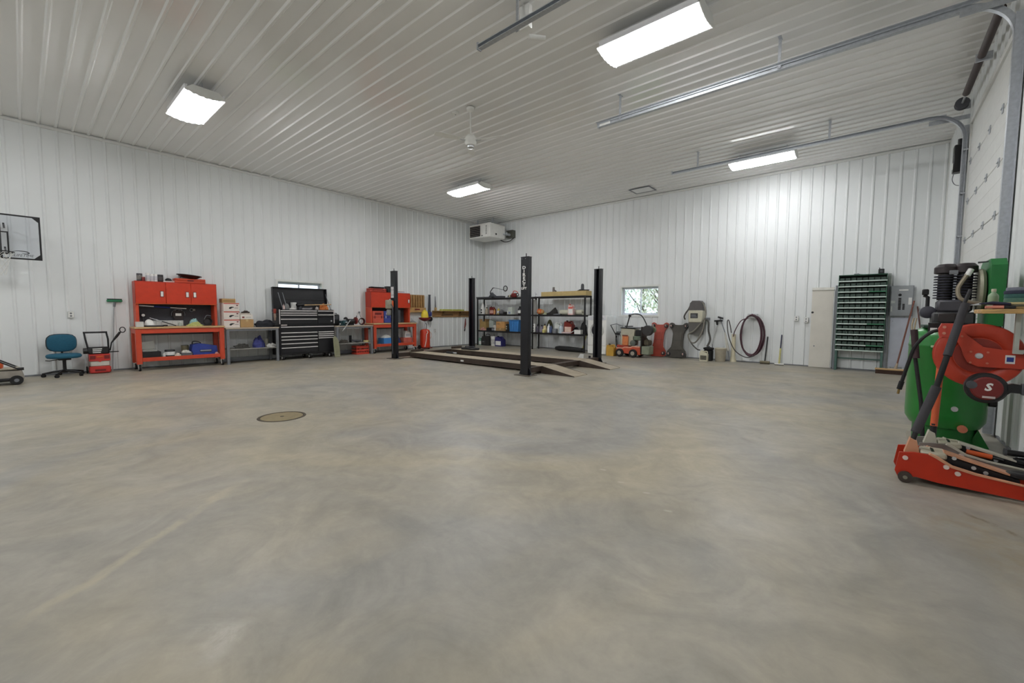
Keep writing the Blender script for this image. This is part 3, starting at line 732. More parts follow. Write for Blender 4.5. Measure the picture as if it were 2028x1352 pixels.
# --------------------------------------------------------------- workbenches with hutch
SHELFG = mat((142, 140, 134), .55, var=.06, name='grey_shelf_steel')
def caster(parent, x, y, r=.066):
    w = MB().cyl((x-.018, y, r), (x+.018, y, r), r, n=16).build('caster', RUB, parent)
    MB().box(x-.03, x+.03, y-.035, y+.035, .138, .148, .002).prism([(y-.035, .14), (y+.035, .14), (y+.012, r), (y-.012, r)], x-.026, x-.02, 'yz').prism([(y-.035, .14), (y+.035, .14), (y+.012, r), (y-.012, r)], x+.02, x+.026, 'yz').build('fork', WHITEP, w)
    MB().cyl((x-.0195, y, r), (x+.0195, y, r), r*.55, n=12).build('wheel_disc', WHITEP, w)
def workbench(lab, loc, wdt, doors):
    t = thing('workbench', lab, 'workbench', loc, LW)
    hw = wdt/2; dp = .58
    MB().box(-hw-.015, hw+.015, -.02, dp, .905, .94, .004).build('wood_top', WOODL, t)
    for sx in (-1, 1):
        for y in (.0, dp-.09): MB().box(min(sx*hw, sx*(hw-.095)), max(sx*hw, sx*(hw-.095)), y, y+.09, .148, .903, .006).build('leg', BENCHRED, t)
        for y in (.05, dp-.05): caster(t, sx*(hw-.05), y)
        MB().box(min(sx*hw, sx*(hw-.03))+.0, max(sx*hw, sx*(hw-.03)), .0905, dp-.0905, .80, .90, .004).build('side_apron', BENCHRED, t)
    MB().box(-hw+.0955, hw-.0955, .004, .03, .80, .903, .004).build('front_apron', BENCHRED, t)
    MB().box(-hw+.0955, hw-.0955, .004, .03, .20, .285, .004).build('shelf_lip', BENCHRED, t)
    MB().box(-hw+.0955, hw-.0955, .031, dp-.03, .255, .268).build('lower_shelf', SHELFG, t)
    MB().box(-hw+.0955, hw-.0955, dp-.02, dp, .74, .90).build('rear_apron', DGREY, t)
    # hutch
    hz0, hz1 = 1.44, 1.93; hd0 = dp-.33
    for sx in (-1, 1): MB().box(min(sx*(hw-.06), sx*(hw-.115)), max(sx*(hw-.06), sx*(hw-.115)), hd0+.02, dp-.01, .9405, hz0, .004).build('hutch_post', BENCHRED, t)
    MB().box(-hw+.115, hw-.115, dp-.03, dp-.012, .9405, hz0).build('pegboard', mat((58, 58, 64), .7, var=.1, scale=20), t)
    cb = MB().box(-hw+.06, hw-.06, hd0, dp-.01, hz0, hz1, .006).build('hutch_cabinet', mat((172, 44, 22), .42, var=.06), t)
    span = wdt-.13; x = -hw+.065
    for (fr, hside) in doors:
        w_ = span*fr
        dr = MB().box(x+.003, x+w_-.003, hd0-.018, hd0-.0005, hz0+.012, hz1-.02, .005).build('door', RED, t)
        if hside:
            hx = x+w_-.07 if hside > 0 else x+.07
            h = MB().box(hx-.034, hx+.034, hd0-.024, hd0-.0185, hz0+.22-.068, hz0+.22+.068, .002).build('latch', DKRED, dr)
            MB().box(hx-.023, hx+.023, hd0-.03, hd0-.0245, hz0+.22-.055, hz0+.22+.055, .003).build('latch_handle', WHITEP, dr)
        x += w_
    MB().box(-hw+.06, hw-.06, hd0-.02, hd0-.001, hz0-.005, hz0+.011, .002).build('door_sill', ORANGE, t)
    return t
workbench('red steel workbench with hutch beside the red pressure washer', (.63, -10.27, 0), 1.60, ((.35, 1), (.31, 1), (.34, -1)))
workbench('red steel workbench with hutch behind the lift post', (.63, -4.70, 0), 1.60, ((.5, 1), (.5, 1)))

# goods on the hutch of bench 1 (z = 1.932)
Z1 = 1.932
can('dark grey paint can at the end of the first hutch', (.22, -10.90, Z1), .05, .165, mat((70, 68, 70), .4, var=.15), STEEL, lm=mat((120, 116, 112), .5), bail=True)
can('small dark red can in front of the grey paint can', (.30, -10.845, Z1), .03, .085, DKRED, mat((190, 150, 140), .4), name='spray_can')
for k, (y, h, lab) in enumerate(((-10.765, .18, 'tallest white can in the white row on the first hutch'), (-10.69, .16, 'white can in the middle of the row on the first hutch'), (-10.625, .165, 'white can next to the black and white can'))):
    can(lab, (.22, y, Z1), .033, h, WHITEP, WHITEP, name='white_can', lm=mat((200, 200, 205), .5), group='white cans on the hutch')
can('black can with white label next to the white cans', (.22, -10.545, Z1), .052, .155, BLACK, DGREY, lm=mat((70, 64, 64), .5), name='oil_can')
t = thing('sanding_pad', 'white pads lying under a black cap on the first hutch', 'pad', (.24, -10.40, Z1), LW)
MB().box(-.105, .105, -.05, .05, 0, .02, .006).build('lower_pad', WHITEP, t); MB().box(-.05, .09, -.045, .045, .02, .038, .006).build('upper_pad', mat((214, 170, 160), .6), t)
single('knit_hat', 'black rounded cap lying on white pads', 'cap', MB().heap((0, 0, 0), (.075, .06, .055), 3, .12), BLACK, (.24, -10.41, Z1+.039))
t = thing('tool_case', 'flat red tool case on the first hutch under the black pan', 'case', (.21, -10.02, Z1), LW)
MB().box(-.29, .29, -.12, .12, 0, .055, .008).build('base', BENCHRED, t); MB().box(-.29, .29, -.12, .12, .056, .10, .008).build('lid', BENCHRED, t); MB().box(-.06, .06, -.128, -.12, .04, .07, .003).build('latch', DKRED, t)
t = thing('drain_pan', 'black round pan lying tilted on the red tool case', 'pan', (.21, -10.02, Z1+.118), LW, rot=(.0, .10, LW))
MB().lathe([(.12, 0), (.16, .01), (.225, .055), (.24, .06), (.225, .067), (.15, .02), (.01, .014)], 26).build('bowl', BLACK, t); MB().torus((0, 0, .062), .236, .007, 'z', 30, 6).build('rim', DGREY, t)
# goods on bench 1 top (z=.941)
ZB = .9415
t = thing('parts_bin', 'clear plastic parts bin at the end of the first bench', 'bin', (.47, -10.975, ZB), LW)
f = MB().box(-.06, .06, -.07, .07, 0, .006)
for a, b, c, d in ((-.06, .06, -.07, -.066), (-.06, .06, .066, .07), (-.06, -.056, -.066, .066), (.056, .06, -.066, .066)): f.box(a, b, c, d, .006, .11)
f.build('shell', mat((206, 208, 204), .3, var=.05), t); MB().heap((0, 0, .007), (.045, .055, .06), 4, .3).build('hardware', mat((176, 160, 140), .6, var=.3, scale=40), t)
t = thing('hard_hat', 'white hard hat on a black tray on the first bench', 'helmet', (.36, -10.80, ZB+.032), LW)
MB().ball((0, 0, .0), (.085, .10, .13), 18, 10, 0.0).build('shell', WHITEP, t); MB().lathe([(.085, 0), (.11, .0), (.11, .006), (.085, .008)], 20).build('brim', WHITEP, t)
t = thing('oil_tray', 'shallow black tray with white insert on the first bench', 'tray', (.40, -10.68, ZB), LW)
MB().prism([(-.20, .0), (.10, 0), (.105, .03), (-.215, .03)], -.13, .13, 'xz').build('tray', BLACK, t); MB().box(-.19, .085, -.12, .12, .0301, .031).build('insert', WHITEP, t); MB().box(.11, .19, -.03, .03, .005, .035, .005).build('handle', BLACK, t)
t = thing('pry_bar', 'long steel bar with black grip leaning on the first bench', 'bar', (.30, -10.54, ZB), LW)
MB().cyl((.22, -.02, .012), (-.02, .05, .11), .011).build('grip', BLACK, t); MB().cyl((-.02, .05, .11), (-.22, .11, .19), .008).build('shaft', STEEL, t)
t = thing('parts_organizer', 'low grey parts organizer along the pegboard', 'organizer', (.14, -10.46, ZB), LW)
MB().box(-.30, .30, -.05, .05, 0, .13, .004).build('body', mat((182, 184, 182), .45, var=.06), t)
for k in range(6): MB().box(-.29+.098*k, -.29+.098*k+.09, -.056, -.0505, .02, .11, .003).build('drawer', mat((205, 206, 202), .35, var=.06), t)
t = thing('tool_pouch', 'dark tool pouch with a white label hanging on the pegboard', 'pouch', (.105, -10.24, 1.085), LW)
MB().prism([(-.06, 0), (.06, 0), (.10, .08), (.10, .21), (-.10, .21), (-.10, .08)], -.05, .0, 'xz').build('pouch', mat((44, 34, 34), .7, var=.2), t); MB().box(-.055, .055, -.054, -.0505, .09, .15, .003).build('label_patch', WHITEP, t)
for x in (-.05, .02, .06): MB().cyl((x, -.03, .16), (x, -.03, .225), .008).build('tool_handle', mat((150, 140, 136), .4, var=.1), t)
MB().torus((0, -.03, .12), .125, .006, 'y', 20, 6, -.2, PI+.2).build('strap', GREY, t)
bottle('small clear jar standing below the tool pouch', (.32, -10.25, ZB), .035, .10, mat((178, 186, 176), .2, var=.05), WHITEP, name='jar', cat='jar')
cloth('teal_rag', 'pale teal rag heaped on the first bench', 'rag', (.30, -9.98, ZB+.0), (.10, .09, .165), mat((150, 190, 190), .9, var=.1), 5, .3)
cloth('work_gloves', 'yellow green work gloves lying in front of the teal rag', 'gloves', (.52, -10.01, ZB), (.06, .14, .085), mat((176, 178, 108), .9, var=.25, scale=30), 6, .3)
t = thing('cable_coil', 'black cable coil at the end of the first bench', 'cable', (.34, -9.72, ZB), LW)
for k in range(5): MB().torus((.0, .01*k, .10+.01*(k % 2)), .085-.004*k, .011, 'y', 22, 6).build('loop', RUB, t)
MB().tube(bez([(-.08, 0, .12), (-.03, -.02, .24), (.06, -.02, .235)], 8), .006, 6).build('wire_end', GREY, t)
t = thing('spirit_level', 'blue and silver bar hung across the pegboard', 'level', (.12, -10.50, 1.372), LW, rot=(0, .07, LW))
MB().box(-.42, -.17, -.025, .0, -.014, .014, .003).build('silver_end', STEEL, t); MB().box(-.17, .12, -.026, .0, -.017, .017, .004).build('grip', BLUE, t); MB().box(.12, .42, -.022, .0, -.011, .011, .003).build('pale_end', WHITEP, t)
t = thing('pegboard_lamp', 'small round lamp hooked on the pegboard above the hard hat', 'lamp', (.105, -10.86, 1.19), LW)
MB().lathe([(.028, 0), (.045, -.03), (.045, -.05)], 16, 'y').build('head', BLACK, t); MB().cyl((0, -.05, 0), (0, -.053, 0), .03).build('lens', WHITEP, t); MB().tube([(0, -.02, -.03), (.0, -.02, -.1), (.01, -.01, -.16)], .009, 6).build('stem', DGREY, t)
t = thing('hose_clamp', 'small metal bracket hooked on the pegboard', 'bracket', (.105, -9.98, 1.31), LW)
MB().torus((0, -.02, 0), .035, .007, 'y', 16, 6).build('ring', GREY, t); MB().box(.02, .07, -.035, -.005, -.02, .03, .004).build('tab', mat((130, 124, 118), .4, metal=.5), t)
# goods on bench 1 shelf (z .269)
ZS = .2695
carton('flat black case at the end of the first bench shelf', (.38, -10.80, ZS), .30, .34, .13, BLACK, LW, 'instrument_case', tape=False, cat='case')
t = thing('folded_sheet', 'folded white sheet on top of the flat black case', 'sheet', (.36, -10.81, ZS+.1325), LW)
for k in range(3): MB().box(-.13+.01*k, .11, -.12, .13, .012*k, .012*k+.011, .004).build('fold', mat((176, 178, 172), .8, var=.06), t)
MB().prism([(-.13, .04), (.09, .04), (.11, .08), (.08, .22), (-.13, .2)], .08, .10, 'xz').build('upright_leaf', mat((190, 192, 186), .8, var=.06), t)
can('black pot with a large white label on the first bench shelf', (.38, -10.47, ZS), .095, .14, BLACK, DGREY, name='black_pot', lm=WHITEP, bail=True)
bottle('small white bottle beside the labelled black pot', (.46, -10.59, ZS), .03, .09, WHITEP, WHITEP)
cloth('white_rag', 'small white rag between the pot and the grey tray', 'rag', (.46, -10.34, ZS), (.05, .06, .06), mat((216, 206, 192), .9, var=.15, scale=30), 8)
t = thing('parts_tray', 'grey parts tray with white packets beside the blue cooler bag', 'tray', (.42, -10.18, ZS), LW)
MB().box(-.10, .10, -.09, .09, 0, .065, .006).build('tray', mat((96, 98, 102), .5, var=.1), t); MB().heap((0, 0, .066), (.085, .07, .055), 9, .35).build('packets', mat((220, 216, 206), .6, var=.2, scale=30), t)
can('tan can standing behind the grey parts tray', (.22, -10.16, ZS), .07, .22, mat((140, 132, 104), .5, var=.1), GREY, name='tan_can')
t = thing('cooler_bag', 'blue cooler bag with carry handle on the first bench shelf', 'bag', (.38, -9.84, ZS), LW)
MB().prism([(-.22, 0), (.24, 0), (.25, .10), (.24, .20), (-.10, .27), (-.23, .24), (-.25, .12)], -.13, .13, 'xz').build('body', BLUE, t); MB().box(-.1, .13, -.136, -.1305, .06, .12, .003).build('pocket', mat((52, 56, 76), .7), t); MB().box(-.09, .12, -.141, -.1365, .09, .11).build('reflective_strip', mat((170, 172, 178), .4), t)
MB().tube(bez([(-.22, -.02, .25), (-.2, -.02, .31), (-.1, -.02, .3), (-.05, -.02, .27)], 6), .012, 6).build('handle', BLACK, t)
cloth('red_white_rag', 'pink and white rag at the end of the first bench shelf', 'rag', (.55, -9.62, ZS), (.022, .035, .05), mat((206, 150, 140), .9, var=.35, scale=30), 11)

# --------------------------------------------------------------- grey tables
def grey_table(lab, loc, wdt):
    t = thing('work_table', lab, 'table', loc, LW); hw = wdt/2; dp = .56
    MB().box(-hw-.01, hw+.01, -.015, dp, .855, .885, .004).build('top', mat((186, 172, 154), .5, var=.08), t)
    for sx in (-1, 1):
        for y in (0, dp-.06): MB().box(min(sx*hw, sx*(hw-.06)), max(sx*hw, sx*(hw-.06)), y, y+.05, 0.0, .854, .004).build('leg', GREY, t)
    MB().box(-hw+.0605, hw-.0605, .005, .02, .81, .854).build('front_apron', GREY, t)
    MB().box(-hw+.0605, hw-.0605, .004, dp-.02, .345, .365, .003).build('lower_shelf', SHELFG, t)
    MB().box(-hw+.0605, hw-.0605, dp-.03, dp-.02, .02, .12).build('rear_stretcher', GREY, t)
    return t
grey_table('grey steel table carrying the white cartons and black jacket', (.62, -8.84, 0), 1.17)
grey_table('grey steel table carrying the bench vise and grinder', (.66, -6.13, 0), 1.15)
ZG = .8865
for k in range(3):
    t = carton(('lowest', 'middle', 'topmost')[k]+' white carton in the stack of three beside the first hutch', (.33, -9.26-.0+.0, ZG+.2015*k), .34, .30, .2, mat((224, 214, 206), .7, var=.04), LW, 'white_carton', 'white cartons stacked beside the hutch', tape=False)
    MB().box(-.165, .165, -.1515, -.1502, .175, .195).build('red_band', RED, t)
    MB().prism([(-.06, .07), (-.03, .05), (.02, .085), (.05, .09), (.05, .105), (.0, .11), (-.04, .10)], -.1525, -.1505, 'xz').build('tool_picture', BLACK, t)
    MB().box(.06, .14, -.1522, -.1505, .075, .085).build('print_line', DGREY, t)
    MB().box(.10, .14, -.1522, -.1505, .13, .155).build('size_mark', DKRED, t)
t = thing('cardboard_tray', 'open cardboard tray on top of the white cartons', 'box', (.33, -9.30, ZG+.6065), LW)
f = MB().box(-.14, .14, -.12, .12, 0, .005)
for a, b, c, d in ((-.14, .14, -.12, -.115), (-.14, .14, .115, .12), (-.14, -.135, -.115, .115), (.135, .14, -.115, .115)): f.box(a, b, c, d, .005, .10)
f.build('shell', CARD, t); MB().box(-.12, .12, -.1215, -.1202, .03, .06).build('print_band', mat((150, 118, 76), .8), t)
carton('plain brown carton next to the white carton stack', (.33, -8.93, ZG), .29, .28, .20, CARD, LW)
t = carton('single white carton lying on the plain brown carton', (.33, -8.93, ZG+.203), .28, .24, .12, mat((226, 220, 212), .7, var=.05), LW, 'white_carton', tape=False)
MB().box(-.10, -.05, -.1225, -.1202, .03, .07).build('print_mark', DKRED, t); MB().box(-.02, .1, -.1225, -.1202, .045, .055).build('print_line', GREY, t)
t = thing('parts_tray', 'tray of dark machine parts on the single white carton', 'tray', (.33, -8.95, ZG+.3255), LW)
MB().box(-.13, .11, -.10, .10, 0, .03, .004).build('tray', mat((202, 190, 178), .7), t); MB().heap((.03, 0, .03), (.09, .07, .06), 13, .5).build('machine_parts', mat((48, 34, 30), .5, var=.3, scale=30), t); MB().tube([(-.1, 0, .03), (-.12, 0, .10), (-.10, 0, .13)], .014, 6).build('knob', BLACK, t)
cloth('black_jacket', 'black jacket lying crumpled on the grey table', 'jacket', (.36, -8.49, ZG), (.18, .23, .17), mat((30, 32, 40), .85, var=.2, scale=14), 15, .32)
ZG2 = .3665
cloth('blue_bag', 'crumpled blue bag on the lower shelf beside the tool chest', 'bag', (.34, -8.65, ZG2), (.13, .14, .24), mat((56, 60, 120), .8, var=.3, scale=18), 16, .4)
can('small beige tin beside the crumpled blue bag', (.22, -8.42, ZG2), .05, .20, mat((190, 186, 170), .5, var=.08), GREY, name='beige_tin')
cloth('dark_rags', 'dark rags spread on the lower shelf below the cartons', 'rag', (.40, -9.04, ZG2), (.11, .17, .10), mat((64, 62, 58), .9, var=.3, scale=20), 17, .45)
cloth('white_towel', 'white and black towel at the shelf end beside the tool chest', 'towel', (.44, -8.37, ZG2), (.09, .11, .09), mat((190, 188, 184), .9, var=.35, scale=16), 18, .4)

# --------------------------------------------------------------- black tool chest with the lid open
CHESTB = mat((22, 22, 27), .35, var=.12, name='chest_black')
t = thing('tool_chest', 'tall black rolling tool chest with silver handles and open lid', 'tool chest', (.60, -7.48, 0), LW)
hw = .745; dp = .52
MB().box(-hw, hw, .012, dp, .13, .905, .01).build('lower_cabinet', CHESTB, t)
MB().box(-hw+.01, hw-.01, .012, dp-.01, .91, 1.27, .008).build('upper_chest', CHESTB, t)
f = MB()
for a, b, c, d in ((-hw+.01, hw-.01, .012, .03), (-hw+.01, hw-.01, dp-.03, dp-.01), (-hw+.01, -hw+.03, .03, dp-.03), (hw-.03, hw-.01, .03, dp-.03)): f.box(a, b, c, d, 1.2705, 1.345)
f.build('chest_rim', CHESTB, t)
def drawer(x0, x1, z0, z1, hand=True):
    d = MB().box(x0+.004, x1-.004, -.006, .0115, z0+.004, z1-.004, .004).build('drawer', CHESTB, t)
    if hand: MB().prism([(-.006, z1-.03), (-.022, z1-.026), (-.024, z1-.010), (-.006, z1-.004)], x0+.006, x1-.006, 'yz').build('handle', mat((226, 222, 220), .4, var=.04), d)
    return d
xm = .245
for a, b in ((1.268, 1.325), (1.212, 1.266), (1.105, 1.21), (.955, 1.103)): drawer(-hw+.03, xm, a, b)
for a, b in ((1.22, 1.325), (1.135, 1.218)): drawer(xm+.02, hw-.03, a, b)
d = drawer(xm+.02, hw-.03, .955, 1.133, False); MB().cyl((hw-.10, -.02, 1.03), (hw-.10, -.005, 1.03), .022).build('knob', STEEL, d)
drawer(-hw+.03, hw-.03, .745, .895)
for a, b in ((.64, .74), (.555, .638), (.45, .553), (.34, .448), (.185, .338)): drawer(-hw+.03, xm, a, b)
for a, b in ((.685, .74), (.63, .683), (.575, .628)): drawer(xm+.02, hw-.03, a, b)
d = drawer(xm+.02, hw-.03, .185, .573)
for x in (-hw+.002, hw-.024): MB().box(x, x+.022, -.004, .011, .96, 1.345, .003).build('corner_trim', mat((206, 200, 200), .4, var=.04), t)
MB().box(-hw+.04, -hw+.19, -.008, -.0, .915, .945, .003).build('badge', mat((200, 190, 186), .4), t)
lid = MB(); lid.at((0, dp-.03, 1.345), (-.06, 0, 0))
lid.box(-hw+.01, hw-.01, -.012, .0, 0, .60, .004).box(-hw+.01, -hw+.022, -.10, -.012, .0, .60).box(hw-.022, hw-.01, -.10, -.012, .0, .60).box(-hw+.022, hw-.022, -.10, -.012, .588, .60)
lid.build('lid', CHESTB, t)
MB().at((0, dp-.03, 1.345), (-.06, 0, 0)).box(-hw+.03, hw-.03, -.022, -.0125, .27, .30, .003).build('lid_rib', BLACK, t)
for x in (-.61, -.50, .68): MB().cyl((x, .06, 1.30), (x+.01, .41, 1.80), .009, n=8).build('gas_strut', GREY, t)
for x in (-hw+.09, 0.05, hw-.12):
    for y in (.07, dp-.08):
        w = MB().cyl((x-.022, y, .062), (x+.022, y, .062), .062, n=18).build('caster', RUB, t); MB().box(x-.035, x+.035, y-.04, y+.04, .124, .13).build('fork_plate', STEEL, w); MB().cyl((x-.024, y, .062), (x+.024, y, .062), .034, n=14).build('wheel_disc', WHITEP, w)
ZC = 1.2715
cloth('pink_rag', 'pink and white rag hanging over the tool chest corner', 'rag', (.42, -8.035, ZC), (.05, .03, .20), mat((214, 190, 186), .9, var=.3, scale=20), 21)
single('baseball_hat', 'grey baseball cap in the open tool chest', 'cap', MB().ball((0, 0, 0), (.085, .09, .24), 16, 8, 0.0).prism([(-.02, .05), (.04, .05), (.17, .03), (.17, .018), (.02, .03)], -.07, .07, 'xz'), mat((128, 128, 126), .85, var=.12, scale=20), (.27, -7.90, ZC), -.2)
carton('small white carton on end behind the grey cap', (.22, -7.70, ZC), .12, .09, .27, WHITEP, LW+.2, 'white_carton', tape=False)
cloth('white_black_cloth', 'white cloth with a black mark at the tool chest front', 'cloth', (.50, -7.84, ZC), (.04, .09, .15), mat((214, 212, 208), .9, var=.35, scale=11), 22, .25)
t = thing('impact_drill', 'black power drill lying in the tool chest', 'drill', (.36, -7.58, ZC), LW+.3)
MB().lathe([(.03, -.12), (.045, -.10), (.048, .05), (.03, .10), (.015, .14)], 14, 'x', (0, 0, .20)).build('motor_body', BLACK, t); MB().box(-.03, .03, -.03, .03, .07, .18, .01).build('grip', DGREY, t); MB().box(-.05, .05, -.04, .04, 0, .07, .01).build('battery', BLACK, t)
t = thing('angle_grinder', 'grey angle grinder lying next to the black drill', 'grinder', (.44, -7.42, ZC), LW-.1)
MB().lathe([(.025, -.14), (.035, -.12), (.035, .06), (.045, .08), (.045, .12)], 14, 'x', (0, 0, .085)).build('body', mat((130, 126, 128), .45, var=.2), t); MB().cyl((.11, 0, .035), (.11, 0, .042), .06, n=20).build('disc', BLACK, t); MB().cyl((.1, 0, .085), (.1, -.1, .10), .014).build('side_handle', BLACK, t)
cloth('grey_rag', 'pale grey rag between the grinder and the orange bag', 'rag', (.42, -7.155, ZC), (.06, .06, .15), mat((176, 166, 160), .9, var=.3, scale=20), 23, .3)
cloth('orange_bag', 'orange bag slumped in the end of the tool chest', 'bag', (.36, -6.93, ZC), (.12, .11, .22), mat((206, 122, 62), .75, var=.2, scale=12), 24, .4)
single('wooden_stick', 'thin wooden stick resting across the open tool chest', 'stick', MB().cyl((0, -.38, 0), (.02, .36, .03), .012, n=8), WOODL, (.46, -7.13, 1.47))
t = thing('leather_glove', 'tan leather glove hung on the side of the tool chest', 'glove', (.42, -8.262, 1.12), 0)
MB().box(-.045, .045, -.022, .022, 0, .12, .018).build('palm', mat((168, 144, 128), .85, var=.1), t)
for k in range(4): MB().tube([(-.034+.023*k, 0, .01), (-.036+.024*k, 0, -.05-.01*(k % 3))], .011, 7).build('finger', mat((168, 144, 128), .85, var=.1), t)
MB().tube([(.04, 0, .06), (.07, 0, .02)], .012, 7).build('thumb', mat((168, 144, 128), .85, var=.1), t); MB().box(-.048, .048, -.024, .024, .12, .24, .01).build('cuff', mat((150, 60, 50), .8, var=.1), t)
# greenish board leaning against the chest corner
t = thing('leaning_board', 'greenish grey board with a curved top leaning on the tool chest', 'board', (.79, -6.76, 0), LW, rot=(-.06, 0, LW+.4))
MB().prism([(-.09, .0), (.11, 0), (.11, .30), (.08, .46), (.02, .56), (-.06, .60), (-.11, .56), (-.11, .3)], 0, .022, 'xz').build('panel', mat((150, 150, 122), .6, var=.08), t)
MB().box(-.09, .10, -.004, 0, .02, .05).build('bottom_strip', mat((168, 166, 140), .6), t)
# --------------------------------------------------------------- table 2 goods
t = thing('bench_vise', 'teal bench vise with long bar handle on the grey table', 'vise', (.52, -6.44, ZG), LW)
VT = mat((38, 70, 76), .5, var=.15)
MB().lathe([(.10, 0), (.10, .02), (.06, .04), (.06, .07)], 18).build('swivel_base', VT, t); MB().box(-.07, .07, -.05, .12, .07, .14, .012).build('fixed_jaw_body', VT, t); MB().box(-.08, .08, -.03, -.005, .14, .18, .004).build('jaw_plate', STEEL, t); MB().box(-.06, .06, -.15, -.06, .06, .155, .012).build('sliding_jaw', VT, t)
MB().cyl((0, -.24, .10), (0, -.05, .10), .018).build('screw', STEEL, t); MB().cyl((.10, -.235, .16), (-.14, -.235, -.15), .011).build('bar_handle', STEEL, t)
t = thing('charger_box', 'black box standing upright behind the bench vise', 'box', (.26, -6.55, ZG), LW)
MB().box(-.11, .11, -.08, .08, 0, .33, .03).build('case', BLACK, t); MB().box(-.06, .06, -.084, -.079, .18, .28, .004).build('panel', DGREY, t); MB().tube([(-.05, 0, .32), (-.05, 0, .36), (.05, 0, .36), (.05, 0, .32)], .01, 6).build('handle', BLACK, t)
t = thing('bench_grinder', 'black and red bench grinder with twin wheels on the grey table', 'bench grinder', (.34, -6.10, ZG), LW)
MB().box(-.08, .08, -.06, .06, 0, .05, .01).build('base', BLACK, t); MB().lathe([(.05, -.11), (.075, -.09), (.075, .09), (.05, .11)], 18, 'x', (0, 0, .12)).build('motor', BLACK, t)
for s, m_ in ((-1, BLACK), (1, DKRED)): MB().lathe([(.03, -.025), (.105, -.025), (.115, 0), (.105, .025), (.03, .025)], 20, 'x', (s*.16, 0, .14)).build('wheel_guard', m_, t)
MB().tube([(.16, -.05, .22), (.15, -.08, .29)], .012, 6).build('eye_shield_arm', BLACK, t)
t = thing('air_hose', 'red and black coiled air hose on the grey table end', 'hose', (.46, -5.80, ZG), LW)
for k in range(4): MB().torus((.0, .016*k, .115), .10-.006*k, .011, 'y', 22, 6).build('loop', DKRED if k % 2 else RUB, t)
t = thing('power_lead', 'thin grey cord rising beside the second hutch', 'cord', (.06, -5.66, ZG), 0)
MB().tube(bez([(.2, -.1, .01), (.1, -.02, .05), (.02, .05, .2), (0, 0, .36)], 8), .007, 6).build('wire', GREY, t); MB().box(-.02, .02, -.02, .02, .36, .42, .004).build('plug', GREY, t)
cloth('small_parts', 'small dark parts heaped on the shelf below the vise', 'parts', (.42, -6.40, ZG2), (.08, .14, .09), mat((70, 64, 56), .6, var=.4, scale=40), 31, .5)
can('small black cup on the shelf below the grinder', (.22, -6.06, ZG2), .04, .20, BLACK, DGREY, name='black_cup', cat='cup')
t = thing('cordless_tool', 'grey hand tool lying on the shelf below the grinder', 'tool', (.44, -5.98, ZG2), LW)
MB().tube([(-.16, 0, .08), (-.06, 0, .05), (.05, 0, .045), (.15, 0, .05)], [.02, .03, .035, .02], 10).build('body', DGREY, t); MB().box(-.02, .06, -.03, .03, 0, .03, .006).build('base', BLACK, t)
t = thing('tape_roll', 'pale yellow tape roll on the shelf end of the vise table', 'tape', (.46, -5.66, ZG2))
MB().lathe([(.05, 0), (.09, 0), (.09, .05), (.05, .05)], 22).build('roll', mat((210, 196, 140), .6), t); MB().lathe([(.044, .002), (.049, .002), (.049, .048), (.044, .048)], 22).build('core', CARD, t)
t = thing('red_crate', 'red lattice crate with bottles under the vise table', 'crate', (.56, -5.84, 0), LW)
f = MB().box(-.21, .21, 0, .30, .0, .012)
for z0, z1 in ((.012, .06), (.10, .15), (.19, .26)):
    for a, b, c, d in ((-.21, .21, 0, .012), (-.21, .21, .288, .30), (-.21, -.198, .012, .288), (.198, .21, .012, .288)): f.box(a, b, c, d, z0, z1, .003)
for k in range(6):
    x = -.204+.0785*k
    f.box(x, x+.016, .001, .011, .06, .10).box(x, x+.016, .001, .011, .15, .19)
f.build('basket', mat((196, 66, 48), .45, var=.08), t); MB().box(-.18, .18, .02, .28, .0125, .09).build('liner', DKRED, t)
for k in range(4): MB().lathe([(.035, .09), (.036, .2), (.015, .25), (.014, .28)], 12, 'z', (-.13+.09*k, .12, 0)).build('bottle_in_crate', mat(((176, 60, 48), (210, 180, 160), (150, 44, 40), (206, 196, 180))[k], .4), t)
# --------------------------------------------------------------- bench 2 goods
def toolcase(lab, loc, w, d, h, m, dm, rz=LW):
    t = thing('tool_case', lab, 'case', loc, rz)
    MB().box(-w/2, w/2, -d/2, d/2, 0, h*.48, .012).build('base', m, t); MB().box(-w/2, w/2, -d/2, d/2, h*.485, h, .012).build('lid', m, t)
    for s in (-1, 1): MB().box(s*w*.3-.02, s*w*.3+.02, -d/2-.008, -d/2-.0005, h*.38, h*.6, .003).build('latch', dm, t)
    MB().box(-w*.3, w*.3, -d/2-.003, -d/2-.0005, h*.68, h*.86).build('logo_plate', dm, t)
    return t
toolcase('red tool case standing upright in the second hutch', (.26, -5.16, ZB), .40, .16, .385, mat((196, 84, 66), .45, var=.08), DKRED)
toolcase('blue tool case standing upright in the second hutch', (.26, -4.785, ZB), .33, .16, .385, mat((52, 66, 140), .45, var=.1), mat((150, 158, 190), .4))
carton('dark grey bin beside the blue tool case', (.26, -4.48, ZB), .26, .22, .42, DGREY, LW, 'storage_bin', tape=False, cat='bin')
toolcase('red tool case lying flat on the second hutch', (.24, -5.15, Z1), .60, .22, .11, mat((170, 62, 48), .45, var=.1), DKRED)
toolcase('thin black case on top of the flat red tool case', (.24, -5.15, Z1+.112), .46, .2, .05, BLACK, DGREY)
carton('black square box on the second hutch', (.24, -4.70, Z1), .20, .2, .20, BLACK, LW, 'speaker_box', tape=False)
t = thing('paper_stack', 'stack of manuals beside the black square box', 'papers', (.24, -4.36, Z1), LW)
for k in range(4): MB().box(-.22+.01*k, .22-.02*k, -.10, .10, .022*k, .022*k+.0215, .002).build('manual', (WHITEP, mat((150, 158, 190), .6), mat((214, 206, 192), .6), WHITEP)[k], t)
